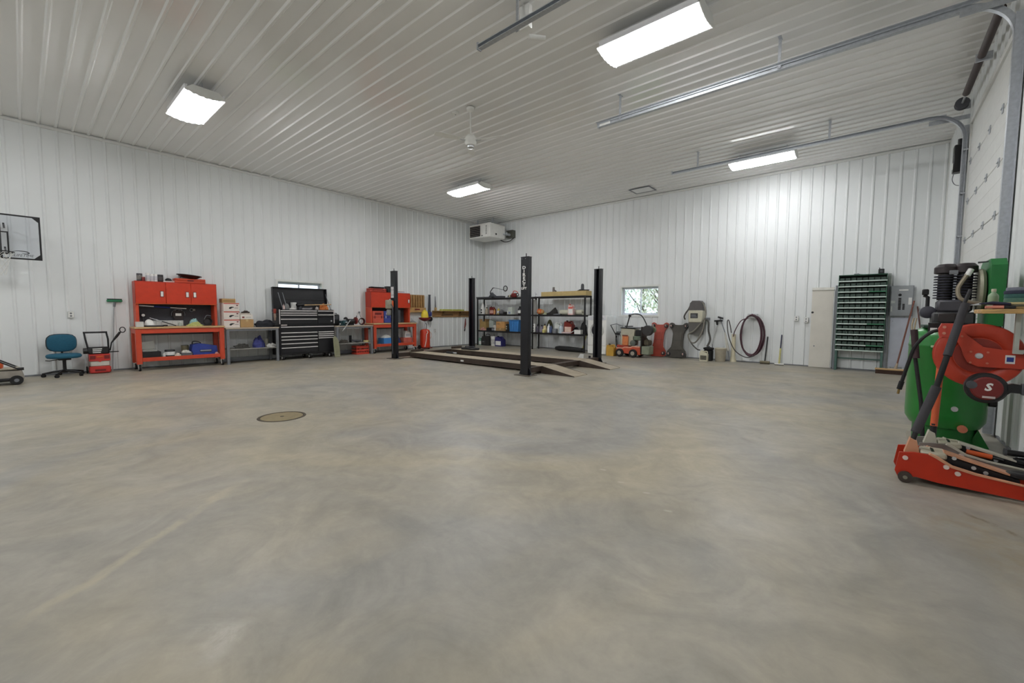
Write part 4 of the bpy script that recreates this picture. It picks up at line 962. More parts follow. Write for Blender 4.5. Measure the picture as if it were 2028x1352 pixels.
carton('blue plastic tote on the second bench shelf', (.38, -4.87, ZS), .46, .34, .19, LBLUE, LW, 'plastic_tote', tape=False, cat='tote')
cloth('folded_towel', 'pale folded towel on the blue tote', 'towel', (.38, -4.92, ZS+.1925), (.12, .17, .09), mat((196, 196, 190), .9, var=.1), 35, .15)
cloth('dark_blue_bag', 'dark blue bag between the blue tote and the red carton', 'bag', (.38, -4.50, ZS), (.13, .10, .2), mat((44, 52, 96), .8, var=.25), 36)
carton('red printed carton on the second bench shelf', (.36, -4.14, ZS), .34, .26, .17, mat((190, 96, 80), .6, var=.15), LW, 'printed_carton', tape=False)
jug('white jug on the red printed carton', (.36, -4.10, ZS+.172), .22, .14, .24, WHITEP, BLACK, lm=mat((170, 172, 176), .5), rz=LW)
# --------------------------------------------------------------- left wall near the corner
t = thing('clamp_rack', 'wooden rack of upright slats on the wall behind the lift post', 'rack', (.022, -3.48, 1.29), LW)
MB().box(-.37, .37, -.02, 0, 0, .62, .003).build('back_board', WOODM, t)
for k in range(7): MB().box(-.36+.108*k, -.36+.108*k+.055, -.075, -.0205, .18, .61, .004).build('slat', wood((172, 134, 84), 14, 2), t)
MB().box(-.37, .37, -.12, -.0205, 0, .17, .004).build('tray_front', wood((196, 156, 100), 14, 0), t)
MB().box(-.12, .10, -.128, -.1205, .08, .13, .004).build('dark_clip', DKRED, t)
# red rolling tank with hose (oil drain) and yellow cap
t = thing('drain_tank', 'red wheeled oil drain tank with funnel bowl and white hose', 'oil drain', (.42, -3.38, 0), LW)
MB().lathe([(.15, .06), (.175, .08), (.175, .62), (.15, .68), (.05, .71), (.03, .71)], 24).build('tank', RED, t)
MB().box(-.2, .2, -.16, .2, .035, .065, .006).build('base_plate', DKRED, t)
for s in (-1, 1): MB().cyl((s*.215, .05, .075), (s*.185, .05, .075), .075, n=18).build('wheel', RUB, t)
MB().cyl((0, 0, .7), (0, 0, 1.0), .022).build('mast', STEEL, t)
MB().lathe([(.03, .98), (.10, 1.0), (.205, 1.06), (.21, 1.11), (.195, 1.11), (.10, 1.03), (.01, 1.01)], 24).build('funnel_bowl', DKRED, t)
MB().tube(bez([(.16, -.04, .6), (.24, -.05, .55), (.23, -.05, .42), (.15, -.09, .38)], 8), .014, 8).build('hose', mat((222, 200, 190), .5), t)
MB().tube(bez([(-.05, -.17, .66), (-.02, -.185, .6), (-.07, -.185, .52), (-.10, -.19, .3), (-.16, -.2, .1)], 8), .014, 8).build('drain_hose', mat((214, 198, 190), .5), t)
MB().tube([(.12, .1, .6), (.17, .12, .85), (.1, .12, .95), (0, 0, .9)], .012, 8).build('push_handle', BLACK, t)
t = thing('hard_hat', 'yellow hard hat resting in the funnel of the red drain tank', 'helmet', (.42, -3.38, 1.062), LW)
MB().lathe([(.10, 0), (.125, .02), (.125, .14), (.11, .22), (.07, .285), (.02, .305)], 20).build('shell', YEL, t); MB().box(-.012, .012, -.08, .08, .26, .315, .01).build('crest', YEL, t)
t = thing('grey_shroud', 'grey plastic cover hanging between the second bench and the drain tank', 'cover', (.10, -3.66, .42), LW)
MB().prism([(-.10, 0), (.08, .02), (.13, .3), (.11, .52), (.0, .58), (-.12, .54), (-.15, .3)], -.06, .06, 'xz').build('shell', mat((168, 170, 168), .5, var=.08), t); MB().cyl((0, 0, .56), (0, .06, .66), .012).build('hook', STEEL, t)
t = thing('leaf_blower', 'long dark blower tube with blue motor hung on the left wall', 'blower', (.06, -2.92, .95), LW)
MB().tube([(0, -.05, .98), (.0, -.05, .93), (-.01, -.05, .36)], [.045, .034, .05], 12).build('tube', mat((62, 66, 76), .45, var=.1), t); MB().box(-.07, .06, -.12, .0, .20, .37, .03).build('motor_housing', mat((48, 56, 130), .45, var=.1), t); MB().lathe([(.03, -.12), (.085, -.11), (.09, -.03), (.05, .0)], 18, 'y', (0, 0, .10)).build('fan_cover', BLACK, t); MB().tube(bez([(-.06, -.06, .3), (-.13, -.06, .27), (-.11, -.06, .18), (-.05, -.06, .15)], 6), .014, 6).build('handle', BLACK, t)
MB().tube(bez([(.03, -.05, .05), (.06, -.05, -.05), (.02, -.04, -.2)], 6), .007, 6).build('cord', GREY, t)
# plank shelf with brackets
t = thing('plank_shelf', 'rough plank shelf with two triangular brackets near the room corner', 'shelf', (.022, -1.80, 1.12), LW)
MB().box(-.94, .94, -.022, 0, 0, .24, .003).build('back_plank', WOODM, t); MB().box(-.94, .94, -.17, -.0225, .215, .24, .003).build('shelf_plank', wood((176, 146, 96), 14, 0), t)
for x in (-.45, .4): MB().prism([(-.0225, .03), (-.0225, .212), (-.15, .212)], x-.02, x+.02, 'yz').prism([(x-.10, .05), (x-.02, .13), (x+.5, .13), (x+.5, .05)], -.035, -.0228, 'xz').build('bracket', wood((110, 84, 52), 12, 0), t)
t = thing('spirit_level', 'long yellow green spirit level lying on the plank shelf', 'level', (.115, -1.85, 1.361), LW)
MB().box(-.60, .60, -.02, .02, 0, .055, .003).build('beam', mat((178, 182, 80), .45, var=.08), t)
for x in (-.5, 0, .5): MB().box(x-.035, x+.035, -.0215, .0215, .012, .042, .002).build('vial', mat((210, 222, 160), .2), t)
t = thing('hand_saw', 'hand saw with steel blade standing on the plank shelf', 'saw', (.06, -2.62, 1.363), LW)
MB().prism([(-.02, .10), (.05, .10), (.02, .52), (-.005, .52)], -.002, .002, 'xz').build('blade', mat((150, 152, 154), .35, metal=.6, var=.1), t); MB().box(-.04, .07, -.012, .012, 0, .11, .01).build('handle', wood((190, 160, 110), 12, 2), t)
t = thing('hanging_brush', 'red and black brush hanging below the plank shelf', 'brush', (.06, -1.10, .62), LW)
MB().tube([(0, 0, .44), (-.01, 0, .2), (-.05, 0, .06)], [.014, .03, .02], 8).build('handle', DKRED, t); MB().prism([(-.07, -.06), (-.04, .06), (-.02, .06), (-.035, -.06)], -.015, .015, 'xz').build('bristles', BLACK, t); MB().torus((0, 0, .465), .02, .003, 'y', 12, 5).build('loop', STEEL, t)

# ================================================================== FOUR POST LIFT
LB = mat((15, 16, 23), .32, var=.12, name='lift_black')
PLATE = mat((168, 156, 136), .55, var=.12, scale=5, name='worn_deck_plate')
SIDEB = mat((58, 46, 38), .6, var=.25, scale=6, name='dirty_dark_steel')
t = thing('four_post_lift', 'black four post car lift lowered to the floor', 'car lift', (0, 0, 0))
X0, X1, Y0, Y1 = 2.25, 7.10, -5.95, -2.90     # outer corners of the posts
posts = {}
for nm, xa, ya, face in (('fl', X0, Y0, 1), ('nr', X1-.2, Y0, 1), ('bl', X0, Y1-.1, -1), ('br', X1-.2, Y1-.1, -1)):
    mb = MB()
    yo, yi = (ya, ya+.1) if face > 0 else (ya+.1, ya)      # outer face / open side towards the lift centre
    a, b = min(yo, yi), max(yo, yi)
    web = (ya, ya+.012) if face > 0 else (ya+.088, ya+.1)
    mb.box(xa, xa+.2, web[0], web[1], .0125, 2.40, .003).box(xa, xa+.012, a+.0121 if face > 0 else a, b if face > 0 else b-.0121, .0125, 2.40).box(xa+.188, xa+.2, a+.0121 if face > 0 else a, b if face > 0 else b-.0121, .0125, 2.40)
    mb.box(xa+.0125, xa+.06, (b-.012) if face > 0 else a, b if face > 0 else a+.012, .0125, 2.4).box(xa+.14, xa+.1875, (b-.012) if face > 0 else a, b if face > 0 else a+.012, .0125, 2.4)
    o = mb.build('post', LB, t); posts[nm] = o
    MB().box(xa-.006, xa+.206, a-.006, b+.006, 2.4005, 2.412, .002).cyl((xa+.1, (a+b)/2, 2.412), (xa+.1, (a+b)/2, 2.48), .009, n=8).build('cap', LB, o)
    MB().box(xa-.09, xa+.29, a-.10, b+.10, 0, .012, .002).build('base_plate', mat((92, 84, 74), .6, var=.2), o)
    for s in (-1, 1):
        x = xa-.001 if s < 0 else xa+.201
        MB().prism([(x, .012), (x+s*.07, .012), (x, .16)], (a+b)/2-.006, (a+b)/2+.006, 'xz').build('gusset', LB, o)
    for s in (-1, 1): MB().cyl((xa+.1+s*.15, (a+b)/2, .012), (xa+.1+s*.15, (a+b)/2, .03), .014, n=6).build('anchor_bolt', GREY, o)
# lettering down the near post
lx = X1-.2+.085
for k, ch in enumerate('DIRECT'): text_part('lettering', ch, .082, WHITEP, posts['nr'], (lx, Y0-.0012, 2.19-.07*k), FR, bold=.003).scale = (1.45, 1, 1)
text_part('lettering', 'LIFT', .062, WHITEP, posts['nr'], (lx, Y0-.0012, 1.775), FR, bold=.003).scale = (1.2, 1, 1)
for x in (.03, .12): MB().cyl((X1-.2+x, Y0-.004, 2.37), (X1-.2+x, Y0+.002, 2.37), .009, n=8).build('bolt_head', GREY, posts['nr'])
# cross beams between the posts
for xa in (X0+.03, X1-.17):
    MB().box(xa, xa+.14, Y0+.1005, Y1-.1005, .045, .15, .004).build('cross_beam', SIDEB, t)
# runways
for ya in (-5.46, -3.96):
    rw = MB().box(X0+.175, X1-.175, ya, ya+.49, .03, .135, .004).build('runway', SIDEB, t)
    MB().box(X0+.175, X1-.03, ya+.004, ya+.486, .1355 if False else .1505, .156).build('deck_plate', PLATE, rw)
    MB().box(X0+.175, X1-.175, ya, ya+.006, .1355, .156).box(X0+.175, X1-.175, ya+.484, ya+.49, .1355, .156).build('side_rail', SIDEB, rw)
    rp = MB().prism([(X1-.025, .02), (X1-.025, .150), (X1+.01, .150), (X1+.80, .012), (X1+.80, .0)], ya+.005, ya+.485, 'xz').build('ramp', PLATE, t)
    MB().prism([(X1-.025, .01), (X1-.025, .155), (X1+.01, .155), (X1+.80, .014), (X1+.80, 0), (X1+.1, .0)], ya-.004, ya+.004, 'xz').build('ramp_side', SIDEB, rp)
    MB().prism([(X1-.025, .01), (X1-.025, .155), (X1+.01, .155), (X1+.80, .014), (X1+.80, 0), (X1+.1, .0)], ya+.486, ya+.494, 'xz').build('ramp_side', SIDEB, rp)
    MB().box(X0+.18, X0+.21, ya+.03, ya+.46, .157, .23, .006).build('wheel_stop', SIDEB, rw)
MB().box(4.55, 4.66, -5.464, -5.4605, .06, .10).build('capacity_label', WHITEP, t)
# power unit on the far left post
pu = MB().box(X0-.02, X0+.14, Y0-.17, Y0-.002, 1.38, 1.62, .02).build('power_unit', mat((150, 146, 128), .5, var=.15), t)
MB().lathe([(.03, 0), (.065, .02), (.07, .14), (.05, .17)], 16, 'z', (X0+.05, Y0-.09, 1.19)).build('reservoir', mat((120, 120, 116), .5, var=.15), pu)
MB().tube(bez([(X0+.13, Y0-.08, 1.50), (X0+.21, Y0-.08, 1.40), (X0+.19, Y0-.08, .9), (X0+.15, Y0-.06, .15)], 8), .013, 8).build('hydraulic_hose', DGREY, pu)
MB().box(X0+.10, X0+.17, Y0-.055, Y0-.0125, 1.42, 1.60, .01).build('push_button_box', ORANGE, pu)
for z0, z1 in ((1.90, 1.98), (1.76, 1.89), (1.68, 1.75)): MB().box(X0+.02, X0+.15, Y0-.0025, Y0-.0003, z0, z1).build('warning_label', mat((210, 206, 206), .5, var=.12, scale=25), posts['fl'])
MB().box(X1-.27, X1-.21, Y1-.2, Y1-.18, .02, .19, .004).build('release_pad', LB, t)
single('white_wheel_chock', 'white wheel chock standing beside the lift post near the washer', 'wheel chock', MB().prism([(-.10, 0), (.10, 0), (.12, .22), (.04, .23)], -.07, .07, 'xz'), WHITEP, (6.62, -3.22, .0), .6)
single('wheel_chock', 'greenish wedge lying on the floor behind the lift post', 'wheel chock', MB().prism([(-.22, 0), (.24, 0), (.19, .11), (-.17, .11)], -.15, .15, 'xz'), mat((110, 112, 92), .6, var=.12), (1.75, -4.75, 0), .75)
t = thing('floor_creeper_pad', 'black rubber pad lying on the far runway of the lift', 'pad', (3.05, -3.70, .1565), 0.0)
MB().box(-.30, .30, -.13, .13, 0, .06, .025).build('pad', RUB, t); MB().tube([(-.2, -.02, .06), (-.18, -.02, .10), (.2, -.02, .10), (.22, -.02, .06)], .014, 6).build('handle', DGREY, t)
t = thing('bottle_jack', 'dark hydraulic bottle jack lying beside the far runway', 'jack', (2.74, -4.23, 0), 0.3)
MB().box(-.10, .10, -.07, .07, 0, .03, .004).build('base', SIDEB, t); MB().cyl((-.12, 0, .075), (.10, 0, .075), .045).build('cylinder', BLACK, t); MB().cyl((.10, 0, .075), (.22, 0, .075), .02).build('ram', STEEL, t)

# ================================================================== SHELVING ON THE BACK WALL
def shelving(lab, x0, x1):
    t = thing('shelving_unit', lab, 'shelving', ((x0+x1)/2, -.78, 0)); hw = (x1-x0)/2; dp = .42
    for sx in (-1, 1):
        for y in (0, dp-.045): MB().box(min(sx*hw, sx*(hw-.045)), max(sx*hw, sx*(hw-.045)), y, y+.045, 0, 1.86, .003).build('upright', BLACK, t)
    for z in (.60, 1.23, 1.86):
        MB().box(-hw+.001, hw-.001, .003, dp-.003, z-.018, z, .002).build('shelf', mat((48, 46, 46), .55, var=.15), t)
        MB().box(-hw, hw, -.006, -.0005, z-.055, z, .002).box(-hw, hw, dp+.0005, dp+.006, z-.055, z, .002).build('beam', BLACK, t)
    return t
shelving('long black shelving unit in the room corner', .37, 3.05)
shelving('black shelving unit beside the front loading washer', 3.14, 5.32)
def sx(x): return x+.17*(12.4-x)/12.2
SY = -.57; T1, T2, T3 = 1.8615, 1.2315, .6015
# unit A top
t = thing('metal_tray', 'long flat dark tray on top of the corner shelving', 'tray', (sx(.5)+.02, SY, T1)); MB().box(-.42, .42, -.14, .14, 0, .04, .006).build('tray', DGREY, t); MB().box(-.43, .43, -.15, .15, .04, .05, .002).build('rim', BLACK, t)
carton('low dark box next to the long tray', (sx(1.26), SY, T1), .34, .26, .075, DGREY, 0, 'low_box', tape=False)
t = thing('magnifier_lamp', 'bench magnifier lamp with long arm and ring head', 'lamp', (sx(.86), SY, T1+.051))
MB().prism([(-.14, 0), (.16, 0), (.14, .05), (.02, .12), (-.03, .17), (-.08, .17), (-.06, .08)], -.07, .07, 'xz').build('base', DGREY, t); MB().tube([(-.08, 0, .15), (-.12, 0, .19), (.02, 0, .34), (.10, 0, .345)], .017, 8).build('lower_arm', BLACK, t); MB().tube([(.10, 0, .345), (.35, 0, .30), (.60, 0, .25)], .012, 8).build('upper_arm', GREY, t); MB().torus((.68, 0, .30), .095, .018, 'y', 26, 8).build('ring_head', BLACK, t); MB().cyl((.68, -.004, .30), (.68, .004, .30), .08, n=22).build('lens', mat((200, 206, 204), .1), t)
t = thing('chain_saw', 'red and white chain saw on the corner shelving', 'chain saw', (sx(2.0), SY, T1))
MB().box(-.10, .16, -.09, .09, 0, .16, .03).build('engine_body', DKRED, t); MB().box(.16, .30, -.08, .08, .01, .17, .03).build('recoil_cover', WHITEP, t); MB().torus((.23, -.085, .10), .05, .016, 'y', 18, 6).build('starter_ring', BLACK, t); MB().tube(bez([(-.08, 0, .14), (-.02, 0, .24), (.12, 0, .22), (.2, 0, .15)], 6), .014, 7).build('front_handle', RED, t); MB().prism([(-.32, .02), (-.1, .02), (-.1, .10), (-.3, .09)], -.012, .012, 'xz').build('guide_bar', BLACK, t); MB().box(-.24, -.18, -.06, .06, 0, .12, .02).build('tank', CREAM, t)
# unit A second shelf
t = thing('spray_bottle', 'tall white bottle with two black rings on the corner shelf', 'bottle', (sx(.30)+.05, SY-.02, T2)); MB().lathe([(.075, 0), (.085, .01), (.085, .22), (.03, .42), (.02, .46)], 18).build('body', WHITEP, t)
for z in (.07, .17): MB().cyl((0, -.087, z), (0, -.08, z), .035, n=14).build('black_ring', BLACK, t)
bottle('slim white bottle next to the ringed bottle', (sx(.42)+.1, SY, T2), .04, .44, WHITEP, WHITEP)
bottle('tan jar with dark contents on the corner shelf', (.80, SY-.08, T2), .07, .28, mat((170, 158, 138), .3, var=.2), BLACK, name='jar', cat='jar')
jug('pink red jug behind the dark red jug', (.905, SY+.08, T2), .13, .12, .21, mat((176, 96, 92), .45), DKRED)
jug('dark red jug with white label on the corner shelf', (1.09, SY-.05, T2), .23, .14, .31, DKRED, BLACK, lm=mat((200, 160, 150), .5))
bottle('orange bottle beside the dark red jug', (1.25, SY-.12, T2), .035, .19, mat((208, 150, 96), .4), YEL)
bottle('yellow bottle with white cap on the corner shelf', (1.315, SY+.04, T2), .06, .27, mat((196, 180, 92), .4), WHITEP, lm=WHITEP)
t = thing('motor_parts', 'grey electric motor parts with black bracket on the corner shelf', 'motor', (1.60, SY, T2)); MB().lathe([(.03, -.14), (.075, -.12), (.075, .06), (.03, .08)], 16, 'x', (-.06, 0, .075)).build('motor', mat((130, 128, 132), .45, metal=.4, var=.2), t); MB().box(.03, .18, -.05, .05, 0, .10, .01).build('bracket', BLACK, t); MB().cyl((-.08, 0, .14), (-.08, 0, .19), .04).build('terminal_cap', GREY, t)
bottle('small white cylinder next to the white green carton', (1.845, SY, T2), .04, .16, WHITEP, WHITEP, name='white_canister', cat='canister')
t = carton('white and pale green carton on the corner shelf', (sx(1.86), SY, T2), .21, .16, .27, mat((206, 214, 204), .6, var=.12, scale=14), 0, 'printed_carton', tape=False); MB().box(-.08, .02, -.0815, -.0802, .03, .10).build('print_mark', mat((150, 160, 190), .6), t)
bottle('black and white spray can on the corner shelf', (sx(2.28), SY, T2), .075, .30, BLACK, BLACK, lm=WHITEP, name='oil_bottle')
# unit A third shelf
t = thing('open_carton', 'tall open cardboard carton at the end of the corner shelf', 'box', (sx(.28)+.17, SY+.01, T3))
MB().box(-.17, .17, -.14, .14, 0, .34, .003).build('body', mat((168, 140, 88), .85, var=.08), t); MB().at((-.09, -.135, .34), (.2, 0, 0)).box(-.08, .08, -.004, 0, 0, .1).build('flap', CARD, t); MB().at((0, .138, .34), (-.1, 0, 0)).box(-.17, .17, -.004, 0, 0, .1).build('flap', CARD, t); MB().at((.17, 0, .34), (0, .5, 0)).box(-.004, 0, -.15, .15, 0, .09).build('flap', CARD, t)
cloth('red_white_packets', 'red and white packets lying in front of the open carton', 'packets', (sx(.46)+.05, SY-.175, T3), (.16, .02, .10), mat((190, 140, 130), .7, var=.4, scale=24), 41, .4)
t = thing('parts_case', 'low black and grey parts case on the corner shelf', 'case', (sx(.86)+.08, SY, T3)); MB().box(-.28, .0, -.13, .13, 0, .11, .008).build('black_half', BLACK, t); MB().box(.0, .18, -.13, .13, 0, .09, .008).build('grey_half', mat((140, 142, 146), .4, metal=.4), t)
jug('pale grey jug standing on the low parts case', (sx(.74)+.09, SY+.04, T3+.112), .24, .14, .34, mat((172, 180, 174), .4), WHITEP)
cloth('white_rags', 'white rags heaped on the low parts case', 'rag', (sx(1.0)+.07, SY-.09, T3+.112), (.08, .025, .10), mat((214, 208, 200), .9, var=.25, scale=20), 43, .45)
bottle('small white cup beside the two stacked cartons', (1.312, SY-.15, T3), .028, .12, WHITEP, WHITEP, name='white_cup', cat='cup')
carton('lower flat cardboard carton under another on the corner shelf', (sx(1.42), SY, T3), .46, .3, .10, mat((160, 130, 86), .85, var=.08))
t = carton('upper orange brown carton of two stacked on the corner shelf', (sx(1.42), SY, T3+.103), .44, .28, .25, mat((196, 148, 92), .85, var=.06)); MB().box(-.16, -.04, -.1415, -.1402, .15, .17).build('print_line', DGREY, t)
t = thing('battery_pack', 'dark battery pack with white dials beside the blue tote', 'battery', (sx(1.76), SY, T3)); MB().box(-.10, .10, -.1, .1, 0, .27, .02).build('case', mat((34, 32, 28), .5, var=.2), t)
for z in (.09, .17): MB().cyl((-.06, -.103, z), (-.06, -.0995, z), .028, n=12).build('dial', CREAM, t)
t = thing('storage_tote', 'blue open plastic tote on the corner shelf behind the lift post', 'tote', (sx(2.10)+.03, SY-.02, T3))
MB().prism([(-.20, 0), (.20, 0), (.235, .40), (-.235, .40)], -.15, .15, 'xz').build('tub', LBLUE, t); MB().box(-.255, .255, -.17, .17, .4005, .43, .008).build('rim', LBLUE, t)
for x in (-.12, 0, .12): MB().box(x-.012, x+.012, -.158, -.1505, .05, .38).build('rib', mat((48, 108, 172), .4), t)
# unit A floor
jug('green and white jug on the floor under the corner shelving', (.45, SY-.02, 0), .16, .18, .32, mat((120, 160, 140), .45, var=.25), WHITEP, lm=WHITEP)
t = thing('tool_bag', 'black tool bag on the floor under the corner shelving', 'bag', (.755, SY, 0)); MB().prism([(-.20, 0), (.21, 0), (.22, .30), (.19, .38), (-.15, .36), (-.205, .25)], -.15, .13, 'xz').build('body', mat((34, 32, 32), .8, var=.2), t); MB().box(-.14, .06, -.165, -.1505, .04, .2, .01).build('pocket', mat((46, 44, 46), .8), t); MB().box(-.12, -.02, -.168, -.1655, .14, .16).build('tag', GREY, t); MB().tube(bez([(-.1, 0, .36), (-.05, 0, .44), (.1, 0, .44), (.14, 0, .37)], 6), .012, 6).build('handle', BLACK, t)
pail('white lidded pail with printed label next to the blue jug', (1.125, SY-.02, 0), .125, .37, WHITEP, WHITEP, lm=mat((190, 190, 186), .6, var=.25, scale=12))
jug('dark blue jug with square white label on the floor', (1.46, SY-.02, 0), .34, .24, .40, mat((44, 42, 104), .45, var=.08), BLACK, lm=WHITEP)
# white board between the two units
single('white_board', 'white board standing between the two black shelving units', 'board', MB().box(-.012, .012, -.13, .17, 0, 1.76, .003), WHITEP, (3.095, -.58, 0))
# unit B top
t = carton('long flat cardboard box on top of the shelving beside the washer', (sx(4.30), SY+.02, T1), 1.80, .36, .155, mat((186, 164, 112), .85, var=.06), 0, 'long_carton'); 
t = thing('clamp', 'grey clamp standing on the long flat cardboard box', 'clamp', (sx(3.84), SY, T1+.158)); MB().prism([(-.06, 0), (.06, 0), (.06, .03), (.0, .05), (.0, .16), (-.05, .16), (-.06, .08)], -.03, .03, 'xz').build('body', mat((130, 124, 120), .45, metal=.4, var=.15), t); MB().cyl((-.05, 0, .09), (.09, 0, .02), .012).build('screw', BLACK, t)
t = thing('suction_lifter', 'black suction lifter standing on the long flat cardboard box', 'lifter', (sx(4.98), SY, T1+.158)); MB().prism([(-.2, 0), (.2, .0), (.24, .035), (.06, .04), (.05, .05), (-.08, .05), (-.12, .03)], -.05, .05, 'xz').build('base', BLACK, t); MB().lathe([(.055, .05), (.05, .17), (.04, .22), (.01, .235)], 14).build('handle', DGREY, t)
t = thing('wire_hook', 'small wire hook on top of the shelving behind the lift post', 'hook', (3.22, SY-.1, T1)); MB().box(-.03, .03, -.02, .02, 0, .008).build('foot', GREY, t); MB().tube(bez([(0, 0, .008), (0, 0, .08), (.05, 0, .10), (.06, 0, .07)], 6), .006, 6).build('wire', GREY, t); MB().tube([(0, 0, .08), (-.02, 0, .16)], .005, 6).build('tip', GREY, t)
# unit B second shelf
t = thing('light_reel', 'orange and tan cord ball on the shelf beside the lift post', 'cord', (sx(3.08)+.17, SY, T2)); MB().ball((0, 0, .10), (.15, .11, .10), 18, 10).build('wound_cord', mat((186, 142, 92), .6, var=.25, scale=24), t); MB().torus((0, -.08, .12), .07, .022, 'y', 18, 6).build('orange_loops', ORANGE, t)
cloth('pale_green_cloth', 'pale green cloth spread beside the cord ball', 'cloth', (sx(3.44), SY+.04, T2), (.07, .09, .08), mat((176, 180, 148), .9, var=.15), 46, .3)
t = single('black_cover', 'black cloth cover rising to a point on the shelf', 'cover', MB().heap((0, 0, 0), (.24, .11, .18), 47, .2), mat((34, 32, 30), .85, var=.2), (sx(3.80), SY-.04, T2))
for v in t.data.vertices:
    k = max(0, min(1, (v.co.x+.1)/.32)); v.co.z *= .55+1.25*k
t = thing('paper_roll', 'cream paper roll lying along the shelf', 'roll', (sx(4.50), SY+.10, T2)); MB().cyl((-.44, 0, .085), (.44, 0, .085), .085, n=22).build('roll', mat((206, 204, 184), .7, var=.06), t); MB().cyl((.4405, 0, .085), (.4435, 0, .085), .03, n=14).build('core', mat((120, 108, 78), .8), t)
jug('red topped white jug in front of the paper roll', (sx(4.62), SY-.09, T2), .20, .13, .36, mat((222, 190, 184), .45, var=.15), RED, lm=WHITEP); MB().box(-.09, .09, -.0665, .0665, .20, .27, .01).build('red_band', mat((198, 86, 76), .45), bpy.data.objects[[o.name for o in bpy.data.objects if o.get('label') == 'red topped white jug in front of the paper roll'][0]])
t = thing('pry_tool', 'thin metal tool lying at the shelf edge', 'tool', (sx(4.02)+.05, SY-.16, T2)); MB().tube([(-.14, 0, .012), (.05, 0, .02), (.16, -.01, .012)], [.012, .02, .01], 8).build('shaft', GREY, t); MB().box(.14, .2, -.02, .02, 0, .024, .005).build('head', BLACK, t)
# unit B third shelf
t = thing('power_bar', 'white power bar standing on end beside the lift post', 'power bar', (3.185, SY-.13, T3)); MB().box(-.06, .06, -.03, .03, 0, .31, .02).build('body', WHITEP, t)
for z in (.06, .15, .24): MB().cyl((0, -.032, z), (0, -.029, z), .02, n=10).build('socket', BLACK, t)
for k, (x, h, c, cc, lab) in enumerate(((3.12, .28, (70, 66, 78), (40, 36, 50), 'dark purple bottle beside the power bar'), (3.27, .26, (120, 112, 128), (30, 30, 36), 'grey violet bottle next to the dark purple bottle'), (3.44, .30, (206, 188, 140), (60, 40, 34), 'cream bottle with dark neck on the lower shelf'), (3.58, .31, (226, 228, 232), (214, 216, 222), 'white bottle between cream and navy bottles'), (3.71, .28, (62, 76, 110), (34, 36, 46), 'navy blue bottle on the lower shelf'))):
    bottle(lab, (sx(x)+.04, SY-.04+.05*(k % 2), T3), .062, h, mat(c, .4, var=.1), mat(cc, .4), lm=mat(tuple(min(255, int(v*1.15)) for v in c), .5, var=.2, scale=20))
can('small yellow tub in front of the cream bottle', (sx(3.50)+.02, SY-.16, T3), .055, .12, mat((206, 196, 120), .45, var=.1), WHITEP, name='yellow_tub', cat='tub')
single('green_helmet', 'olive green bowl shaped cap behind the bottles', 'cap', MB().ball((0, 0, 0), (.15, .06, .46), 18, 10, 0.0), mat((70, 70, 38), .8, var=.12), (sx(3.56), SY+.145, T3))
jug('tall frosted white jug on the lower shelf', (sx(4.02), SY+.02, T3), .24, .15, .38, mat((206, 210, 206), .4), WHITEP)
can('grey tin in front of the frosted white jug', (sx(3.98), SY-.14, T3), .085, .15, GREY, GREY, name='grey_tin')
bottle('clear bottle with pale blue base on the lower shelf', (sx(4.20)+.02, SY-.1, T3), .075, .32, mat((182, 194, 202), .25, var=.1), WHITEP)
jug('red and black fuel can with white label on the lower shelf', (sx(4.47), SY+.03, T3), .32, .20, .44, mat((120, 34, 24), .45, var=.15), BLACK, lm=mat((224, 196, 180), .5, var=.1), name='fuel_can')
t = thing('caulk_tube', 'pink white caulking tube lying slanted at the shelf edge', 'tube', (sx(4.52), SY-.17, T3)); MB().cyl((-.22, 0, .025), (.12, 0, .028), .025).build('tube', mat((222, 200, 200), .5), t); MB().cyl((.12, 0, .03), (.26, .04, .12), .012, .006).build('nozzle', WHITEP, t)
single('black_bowl', 'small black bowl lying on its side on the lower shelf', 'bowl', MB().lathe([(.03, 0), (.08, .03), (.105, .09), (.095, .09), (.07, .04), (.01, .02)], 20), BLACK, (sx(4.74), SY+.09, T3+.095), 0, rot=(1.2, 0, 0))
carton('small white carton at the end of the lower shelf', (sx(4.93), SY-.12, T3), .24, .16, .14, WHITEP, 0, 'white_carton', tape=False)
cloth('black_bag', 'black bag slumped against the shelf upright', 'bag', (sx(5.02)-.02, SY+.08, T3), (.13, .09, .36), mat((26, 26, 26), .8, var=.2), 49, .25)
t = thing('rolled_mat', 'black rolled mat lying on the floor under the shelving', 'mat', (4.66, -.66, 0)); MB().tube([(-.55, .02, .085), (-.4, 0, .09), (0, -.02, .088), (.55, -.05, .08)], [.06, .085, .088, .07], 16).build('roll', RUB, t); MB().cyl((.55, -.05, .08), (.56, -.05, .08), .05).build('roll_end', DGREY, t)
single('yellow_stick', 'yellow measuring stick leaning under the shelving', 'stick', MB().tube([(-.07, 0, .005), (.07, .03, .56)], .014, 6), mat((206, 198, 90), .5), (5.16, -.56, 0))
